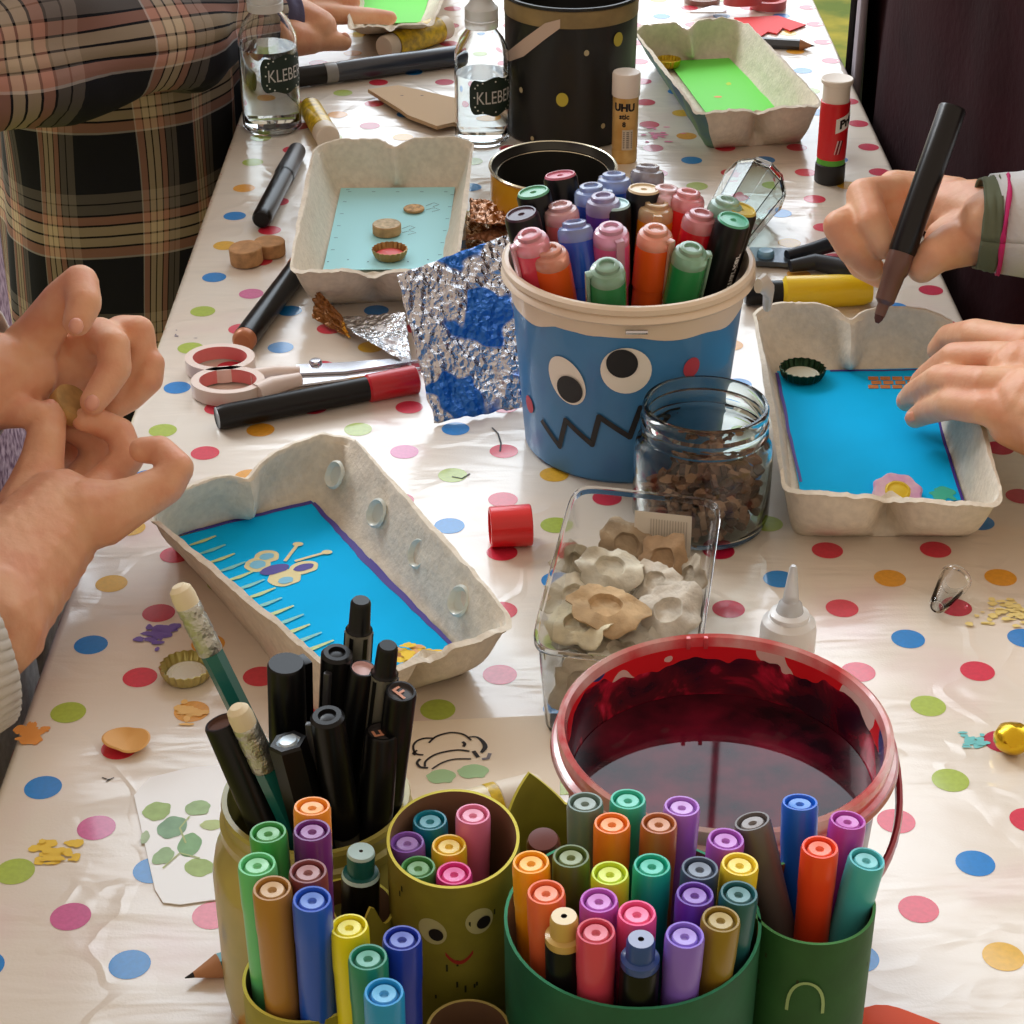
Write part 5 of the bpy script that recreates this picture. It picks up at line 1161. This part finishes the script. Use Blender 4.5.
def surf(name, fn, nu, nv, m, parent, uvs=(1, 1), thick=.0015, closed=True, uvfn=None):
    """parametric cloth: fn(s, t) -> point, s round, t along"""
    vs = [fn(i/nu, j/nv) for j in range(nv+1) for i in range(nu+1)]; w = nu+1
    fs = [[j*w+i, j*w+i+1, (j+1)*w+i+1, (j+1)*w+i] for j in range(nv) for i in range(nu)]
    me = bpy.data.meshes.new(name); me.from_pydata([tuple(v) for v in vs], [], fs); me.materials.append(m)
    uv = me.uv_layers.new(name='UVMap')
    for p in me.polygons:
        for li, vi in zip(p.loop_indices, p.vertices):
            s, t_ = (vi % w)/nu, (vi//w)/nv; uv.data[li].uv = uvfn(s, t_) if uvfn else (s*uvs[0], t_*uvs[1])
    me.polygons.foreach_set('use_smooth', [True]*len(me.polygons))
    o = bpy.data.objects.new(name, me); COL.objects.link(o); o.parent = parent
    if thick: s_ = o.modifiers.new('thickness', 'SOLIDIFY'); s_.thickness = thick; s_.offset = -1
    return o
def sup(cx, cy, a, b_, th, e=.75):
    c, s = math.cos(th), math.sin(th); return cx+a*math.copysign(abs(c)**e, c), cy+b_*math.copysign(abs(s)**e, s)
def sleeve(name, pts, rads, m, parent, folds=.08, seed=0, uvs=(2, 3), nu=48, nv=60, ribs=0, thick=.0015, uo=0):
    pts = [Vector(p) for p in pts]; L = [0]
    for a, b_ in zip(pts, pts[1:]): L.append(L[-1]+(b_-a).length)
    def at(t_):
        d = t_*L[-1]
        for i in range(len(pts)-1):
            if d <= L[i+1] or i == len(pts)-2:
                f = (d-L[i])/(L[i+1]-L[i]); f2 = f; return pts[i]*(1-f2)+pts[i+1]*f2, rads[i]*(1-f)+rads[i+1]*f
    def fn(s, t_):
        p, r = at(t_); p0, _ = at(max(0, t_-.06)); p1, _ = at(min(1, t_+.06)); d = (p1-p0).normalized()
        x = d.cross(Vector((0, 0, 1))).normalized(); y = x.cross(d); a = 2*PI*s
        k = 1+folds*noise.noise(Vector((math.cos(a)*1.5, math.sin(a)*1.5, t_*9+seed)))+folds*.6*math.sin(t_*34+3*math.cos(a)+seed)*abs(noise.noise(Vector((t_*4, math.sin(a), seed))))*2
        if ribs: k += .018*math.cos(ribs*a)
        return p+(x*math.cos(a)+y*math.sin(a))*r*k
    return surf(name, fn, nu, nv, m, parent, uvs, thick, uvfn=(lambda s, t_: (s*uvs[0]+uo, t_*uvs[1]+uo)))
def hair(parent, x, y, z, col, r=.090):
    b = MB(); h = mat(col, .7, bump=1., bscale=120)
    vs, fs = ico(); out = []
    for v in vs:
        k = 1.04 if v.z > -.15 or v.x*(1 if x > 0 else -1) > .1 else .80
        out.append(Vector((x+v.x*r*.92*k, y+v.y*r*1.04*k, z+.182+v.z*r*1.12*k)))
    b.add(out, fs, h); return b.build('hair', parent, sharp=180)
def head_neck(mb, x, y, z, r=.085):
    limb(mb, [(x, y, z), (x, y, z+.09)], [.045, .042], step=.4); ball(mb, (x, y, z+.17), r, (.86, 1, 1.15)); 

# --- person in the plaid shirt, left back
t = thing('person', 'person in a brown and black plaid shirt leaning over the table at the back left', 'person', (-.30, 1.5, -.75))
inv = Matrix.Translation((.30, -1.5, .75))
def fin(parent):
    """meshes were made in world space: keep them there under their thing"""
    for o in [o for o in bpy.data.objects if o.parent == parent]: o.matrix_parent_inverse = Matrix.Translation(-parent.location)
b = MB()
limb(b, [(-.33, 1.50, -.30), (-.33, 1.5, .0), (-.34, 1.5, .30)], [.075, .085, .085], step=.35); head_neck(b, -.34, 1.5, .40)
limb(b, [(-.34, 1.38, .30), (-.44, 1.22, .13), (-.30, 1.275, .082), (-.22, 1.43, .050), (-.175, 1.485, .036)], [.045, .030, .026, .022, .020], step=.4)
limb(b, [(-.33, 1.46, -.35), (-.33, 1.44, -.73)], [.06, .045], step=.4); limb(b, [(-.33, 1.56, -.35), (-.33, 1.58, -.73)], [.06, .045], step=.4)
chain(b, [(268, 22, .034, 24), (300, 22, .032, 24), (318, 28, .030, 20)]); chain(b, [(290, 38, .028, 20), (310, 40, .024, 15)])
chain(b, [(310, 14, .030, 13), (345, 15, .026, 10), (372, 16, .020, 8.5), (390, 18, .016, 7.5)])
chain(b, [(300, 42, .022, 13), (325, 41, .022, 10.5), (343, 42, .020, 9.5)])
chain(b, [(305, 4, .036, 13), (335, -2, .036, 10), (352, 2, .030, 9)]); chain(b, [(300, -10, .040, 12), (335, -14, .036, 9.5)])
voxel(b, 'body', t, SKIN, vox=.0016, it=5)
nail(t, 345, 38, .022, 9, -70, lift=.75)
hair(t, -.34, 1.5, .40, (92, 66, 44))
def torso(s, t_):
    th = 2*PI*s; z = -.42+.80*t_; x, y = sup(-.302, 1.54, .100*(1-.10*max(0, t_-.8)/.2), .190, th, .7)
    w = .010*noise.noise(Vector((x*9, y*9, z*3)))+.008*noise.noise(Vector((x*22, y*22, z*6+3)))
    return Vector((x+w, y+w, z))
surf('shirt', torso, 110, 60, PLAID, t, uvfn=lambda s, t_: (s*14.5+.15, t_*8.5+.02))
sleeve('sleeve', [(-.34, 1.40, .27), (-.46, 1.22, .15), (-.40, 1.205, .088), (-.30, 1.275, .082), (-.232, 1.365, .066), (-.195, 1.452, .048)], [.062, .060, .056, .052, .042, .028], PLAID, t, folds=.26, seed=2, uvs=(3.0, 6.6), uo=.5)
sleeve('sweater_cuff', [(-.215, 1.445, .045), (-.190, 1.478, .040), (-.172, 1.492, .036)], [.029, .026, .025], mat((86, 84, 112), .9, bump=.8, bscale=300), t, folds=.08, seed=3)
fin(t)

# --- person in dark maroon, right
t = thing('person', 'person in dark maroon with grey sleeves, drawing at the right of the table', 'person', (.44, 1.28, -.75))
b = MB()
limb(b, [(.45, 1.28, -.30), (.45, 1.28, .32)], [.09, .09], step=.35); head_neck(b, .45, 1.28, .42)
limb(b, [(.44, 1.22, -.35), (.44, 1.18, -.73)], [.06, .045], step=.4); limb(b, [(.44, 1.36, -.35), (.44, 1.38, -.73)], [.06, .045], step=.4)
# arm of the drawing hand
w1 = P(996, 224, .082)
limb(b, [(.45, 1.30, .30), (.46, 1.08, .14), (w1.x+.03, w1.y-.005, .085), w1], [.045, .034, .024, .020], step=.4)
chain(b, [(1000, 224, .080, 36), (972, 214, .076, 36), (952, 212, .072, 33)])
chain(b, [(970, 236, .072, 30), (950, 242, .066, 27)])
chain(b, [(955, 206, .072, 30), (925, 196, .066, 24), (895, 190, .068, 21)])
chain(b, [(932, 204, .068, 22), (898, 192, .074, 19), (864, 196, .082, 19), (872, 222, .076, 17), (886, 246, .066, 14.5)])
chain(b, [(905, 222, .062, 22), (866, 216, .070, 19), (839, 226, .072, 17), (852, 250, .062, 15.5), (872, 268, .052, 13)])
chain(b, [(885, 240, .052, 20), (852, 248, .056, 15), (862, 266, .050, 14), (880, 278, .044, 11)])
chain(b, [(978, 240, .072, 26), (952, 246, .070, 24), (936, 254, .068, 20), (922, 268, .060, 16)])
# resting hand
w2 = P(1095, 452, .052)
limb(b, [(.45, 1.26, .30), (.50, 1.00, .10), w2], [.045, .034, .023], step=.4)
chain(b, [(1095, 452, .052, 44), (1060, 420, .052, 46), (1035, 408, .052, 44)])
chain(b, [(1040, 375, .056, 40), (1022, 372, .056, 34)]); chain(b, [(1040, 425, .046, 36), (1012, 425, .044, 24)])
chain(b, [(1030, 350, .056, 26), (1008, 342, .056, 19), (975, 335, .052, 17.5), (950, 338, .040, 15), (938, 350, .032, 12)])
chain(b, [(1025, 365, .058, 24), (995, 358, .057, 18), (955, 358, .050, 17), (930, 375, .032, 14), (920, 382, .026, 11)])
chain(b, [(1020, 390, .056, 25), (985, 384, .056, 19), (940, 380, .044, 17), (915, 394, .026, 14), (906, 401, .019, 11)])
chain(b, [(1015, 415, .050, 24), (985, 408, .050, 18), (952, 404, .042, 16.5), (926, 412, .026, 13.5), (915, 418, .020, 11)])
voxel(b, 'body', t, SKIN, vox=.0013, it=6)
nail(t, 903, 400, .020, 9.5, 30, lift=.72, flat=.3); nail(t, 911, 417, .022, 9.5, 25, lift=.72, flat=.3)
hair(t, .45, 1.28, .42, (60, 44, 34))
MAR = mat((44, 14, 20), .95, spec=.15, bump=.8, bscale=160, mott=.35, mscale=14); BJ = mat((20, 18, 22), .7, bump=.4)
def torso(s, t_):
    th = 2*PI*s; z = -.44+.82*t_; x, y = sup(.415, 1.32, .148, .345, th, .62)
    w = .012*noise.noise(Vector((x*8, y*8, z*4)))+.008*noise.noise(Vector((x*20, y*20, z*7+3)))
    return Vector((x+w+.004, y+w, z))
surf('maroon_top', torso, 100, 50, MAR, t)
def strip(a0, a1, off):
    def fn(s, t_):
        th = R(a0+(a1-a0)*s); z = -.42+.72*t_; x, y = sup(.415, 1.32, .148+off, .345+off, th, .62); return Vector((x, y, z))
    return fn
surf('jacket_edge', strip(122, 152, .014), 10, 30, BJ, t, thick=.006)
surf('grey_lining', strip(151, 164, .009), 10, 30, mat((150, 142, 150), .9, mott=.2, mscale=30), t, thick=.005)
GS = mat((206, 208, 210), .92, bump=.7, bscale=500)
d_ = Vector((w1.x+.002, w1.y, .082))
sleeve('grey_sleeve', [d_+Vector((-.004, 0, 0)), d_+Vector((.020, -.004, .000)), (.36, 1.05, .10), (.46, 1.08, .15), (.45, 1.28, .31)], [.0235, .027, .034, .046, .06], GS, t, folds=.08, seed=5)
gcuf = mat((96, 104, 84), .9, bump=.6, bscale=400)
sleeve('green_cuff', [d_+Vector((-.0115, .001, 0)), d_+Vector((-.002, 0, .000))], [.0222, .0240], gcuf, t, folds=.03, seed=6, ribs=40, nv=8)
sleeve('pink_stripe', [d_+Vector((.0005, -.0005, 0)), d_+Vector((.0028, -.001, .000))], [.0248, .0252], mat((196, 40, 110), .8), t, folds=.03, seed=6, nv=4)
sleeve('grey_sleeve', [w2+Vector((.006, 0, 0)), w2+Vector((.03, .03, .005)), (.50, 1.00, .11), (.45, 1.24, .31)], [.027, .032, .045, .06], GS, t, folds=.08, seed=8)
fin(t)

# --- person at the left front, holding a disc
t = thing('person', 'person at the left front holding a small wooden disc in both hands', 'person', (-.36, .72, -.75))
b = MB()
limb(b, [(-.40, .70, -.20), (-.40, .70, .32)], [.085, .085], step=.35); head_neck(b, -.42, .70, .42)
limb(b, [(-.40, .64, -.20), (-.10, .64, -.19), (-.08, .64, -.72)], [.065, .050, .04], step=.4); limb(b, [(-.40, .78, -.20), (-.10, .80, -.19), (-.08, .80, -.72)], [.065, .050, .04], step=.4)
# upper hand (palm towards us)
wu = P(-45, 388, .088)
limb(b, [(-.40, .86, .28), (-.42, .93, .10), wu], [.045, .034, .026], step=.4)
chain(b, [(-45, 388, .088, 52), (-10, 380, .088, 50), (20, 375, .086, 40)])
chain(b, [(20, 372, .084, 34), (55, 372, .080, 30), (88, 362, .080, 30)])
chain(b, [(10, 392, .080, 34), (50, 385, .074, 24), (80, 380, .074, 22)])
chain(b, [(20, 360, .090, 32), (42, 330, .104, 25), (62, 300, .120, 21), (80, 283, .128, 19.5), (84, 303, .124, 18.5), (77, 322, .118, 15.5)])
chain(b, [(80, 350, .088, 26), (100, 336, .098, 20), (113, 345, .100, 18), (115, 368, .092, 17.5), (103, 388, .086, 16), (93, 402, .082, 14)])
chain(b, [(98, 350, .086, 22), (122, 332, .096, 18), (138, 332, .098, 17.5), (141, 352, .090, 17), (130, 376, .080, 16), (115, 394, .074, 14)])
chain(b, [(110, 362, .078, 20), (140, 355, .086, 16), (152, 364, .086, 14), (150, 380, .080, 14), (132, 398, .072, 13), (112, 410, .068, 12)])
chain(b, [(-15, 400, .080, 34), (5, 408, .080, 22), (22, 412, .080, 17), (38, 413, .080, 13)])
# lower hand
wl_ = P(-20, 620, .034)
limb(b, [(-.40, .58, .28), (-.40, .50, .06), wl_], [.045, .034, .028], step=.4)
chain(b, [(-20, 620, .034, 66), (15, 570, .040, 62), (45, 535, .046, 54), (60, 515, .050, 48)])
chain(b, [(50, 525, .048, 46), (85, 515, .052, 38), (115, 508, .054, 28)])
chain(b, [(30, 520, .048, 40), (36, 490, .054, 30), (42, 462, .062, 23), (46, 438, .070, 20.5), (50, 415, .076, 17)])
chain(b, [(100, 515, .052, 34), (135, 500, .056, 25), (165, 485, .060, 21), (178, 468, .066, 17), (160, 450, .070, 15.5), (142, 450, .070, 14)])
chain(b, [(85, 510, .046, 28), (108, 480, .050, 20), (128, 458, .058, 17), (120, 432, .066, 15.5), (98, 422, .070, 15), (84, 420, .072, 13)])
chain(b, [(70, 500, .042, 26), (90, 470, .044, 19), (100, 450, .052, 16), (85, 436, .058, 15), (72, 430, .062, 13)])
chain(b, [(60, 490, .038, 20), (68, 468, .040, 16), (76, 450, .046, 14), (70, 440, .050, 12)])
voxel(b, 'body', t, SKIN, vox=.0012, it=6)
nail(t, 76, 326, .119, 13, -95, lift=.72); nail(t, 92, 403, .082, 13, -110, lift=.75); nail(t, 50, 408, .078, 14, 80, lift=.72); 
hair(t, -.42, .70, .42, (120, 88, 56))
LG = mat((196, 190, 180), .95, bump=.6, bscale=300); 
KN = mat((96, 66, 92), .95, bump=1., bscale=260, mott=.5, mscale=220, col2=(190, 170, 186))
def torso(s, t_):
    th = 2*PI*s; z = -.06+.42*t_; x, y = sup(-.358, .775, .124, .215, th, .75)
    w = .008*noise.noise(Vector((x*12, y*12, z*6))); return Vector((x+w, y+w, z))
surf('purple_knit_top', torso, 80, 40, KN, t)
def torso2(s, t_):
    th = 2*PI*s; z = -.17+.15*t_; x, y = sup(-.350, .760, .130, .200, th, .8)
    w = .006*noise.noise(Vector((x*12, y*12, z*6))); return Vector((x+w, y+w, z))
surf('pale_hem', torso2, 80, 14, mat((186, 184, 184), .95, bump=1., bscale=240, mott=.25, mscale=200), t)
TR = mat((150, 144, 136), .9, bump=.5)
for y in (.64, .79): sleeve('trouser_leg', [(-.44, y, -.20), (-.25, y, -.19), (-.10, y+.005, -.19), (-.08, y, -.30), (-.08, y, -.70)], [.088, .080, .066, .062, .058], TR, t, folds=.07, seed=y)
sleeve('ribbed_cuff', [P(-16, 648, .034), P(-44, 656, .034), (-.30, .56, .04), (-.40, .50, .07), (-.40, .60, .30)], [.0300, .034, .038, .046, .06], LG, t, folds=.05, seed=1, ribs=46, nu=200, nv=50)
sleeve('upper_sleeve', [P(-2, 375, .088), P(-50, 380, .088), (-.36, .90, .10), (-.42, .94, .12), (-.40, .86, .29)], [.0255, .032, .040, .05, .06], mat((214, 216, 216), .9, bump=.5), t, folds=.12, seed=4)
fin(t)
b = MB(); b.lathe([(0, 0), (.0088, 0), (.0092, .0006), (.0092, .0064), (.0088, .007), (0, .007)], mat((196, 158, 96), .7, mott=.3, mscale=160), n=36)
o = one('wooden_disc', b, 'small wooden disc held between the fingers of both hands at the left', 'disc'); aim(o, P(66, 410, .074), P(76, 399, .080)+Vector((0, 0, 0)))

# marker in the drawing hand
T = P(953, 107, .135); B = P(877, 323, .036); t = thing('marker', 'black and brown marker held by the hand at the right, tip pointing down', 'marker'); L = aim(t, B, T)
b = MB(); b.lathe([(.0068, .038), (.0072, .040), (.0072, L-.001), (.0066, L), (.0060, L), (.0058, L-.001), (0, L-.001)], mat((16, 14, 16), .28, spec=.4), n=36); b.build('barrel', t)
b = MB(); b.lathe([(.0066, .038), (.0068, .028), (.0058, .026), (.0050, .012), (.0032, .010), (.0028, .004)], mat((122, 86, 74), .3, trans=.3), n=28); b.build('grip', t)
b = MB(); b.lathe([(.0027, .005), (.0022, .002), (.0010, 0), (0, 0)], mat((86, 48, 40), .6), n=16); b.build('nib', t)

# unseen pole added behind the table, reflected as the paint water's dark line
b = MB(); b.tube([(.325, 2.55, -.75), (.325, 2.55, 3.2)], .006, BLKM, n=10); o = b.build('reflection_pole'); tag(o, 'thin dark pole added unseen beyond the table for its reflection in the paint water', 'pole')

# ---------------------------------------------------------------- light
w = bpy.data.worlds.new('world'); bpy.context.scene.world = w; w.use_nodes = True; nt = w.node_tree; nt.nodes.clear()
out = nt.nodes.new('ShaderNodeOutputWorld'); bg = nt.nodes.new('ShaderNodeBackground'); tc = nt.nodes.new('ShaderNodeTexCoord'); sep = nt.nodes.new('ShaderNodeSeparateXYZ')
nt.links.new(tc.outputs['Generated'], sep.inputs[0])
def mr(src, a, b_, c=0, d=1):
    n = nt.nodes.new('ShaderNodeMapRange'); n.interpolation_type = 'SMOOTHSTEP'; n.inputs[1].default_value = a; n.inputs[2].default_value = b_; n.inputs[3].default_value = c; n.inputs[4].default_value = d; nt.links.new(src, n.inputs[0]); return n.outputs[0]
def mul(a, b_):
    n = nt.nodes.new('ShaderNodeMath'); n.operation = 'MULTIPLY'; nt.links.new(a, n.inputs[0]); nt.links.new(b_, n.inputs[1]); return n.outputs[0]
fac = mul(mr(sep.outputs['Y'], .15, .75), mul(mr(sep.outputs['Z'], -.05, .55), mr(sep.outputs['Z'], .90, .60)))
mx = nt.nodes.new('ShaderNodeMix'); mx.data_type = 'RGBA'; nt.links.new(fac, mx.inputs[0])
mx.inputs[6].default_value = (.68, .54, .42, 1); mx.inputs[7].default_value = (3.5, 3.9, 4.3, 1)
nt.links.new(mx.outputs[2], bg.inputs[0]); bg.inputs[1].default_value = .95; nt.links.new(bg.outputs[0], out.inputs[0])
def area(name, loc, tgt, size, e, col):
    l = bpy.data.lights.new(name, 'AREA'); l.energy = e; l.color = col; l.shape = 'RECTANGLE'; l.size = size[0]; l.size_y = size[1]
    o = bpy.data.objects.new(name, l); COL.objects.link(o); o.location = loc; o.rotation_mode = 'QUATERNION'; o.rotation_quaternion = (Vector(tgt)-Vector(loc)).to_track_quat('-Z', 'Y'); return o
area('added_daylight', (-2.2, 3.4, 2.6), (0, .8, 0), (1.8, 1.2), 95, (.96, .98, 1.))  # area light added for daylight from upper left behind; there is no window
vs_ = bpy.context.scene.view_settings; vs_.view_transform = 'Standard'; vs_.look = 'None'; vs_.gamma = 1; vs_.exposure = .08; vs_.use_curve_mapping = False
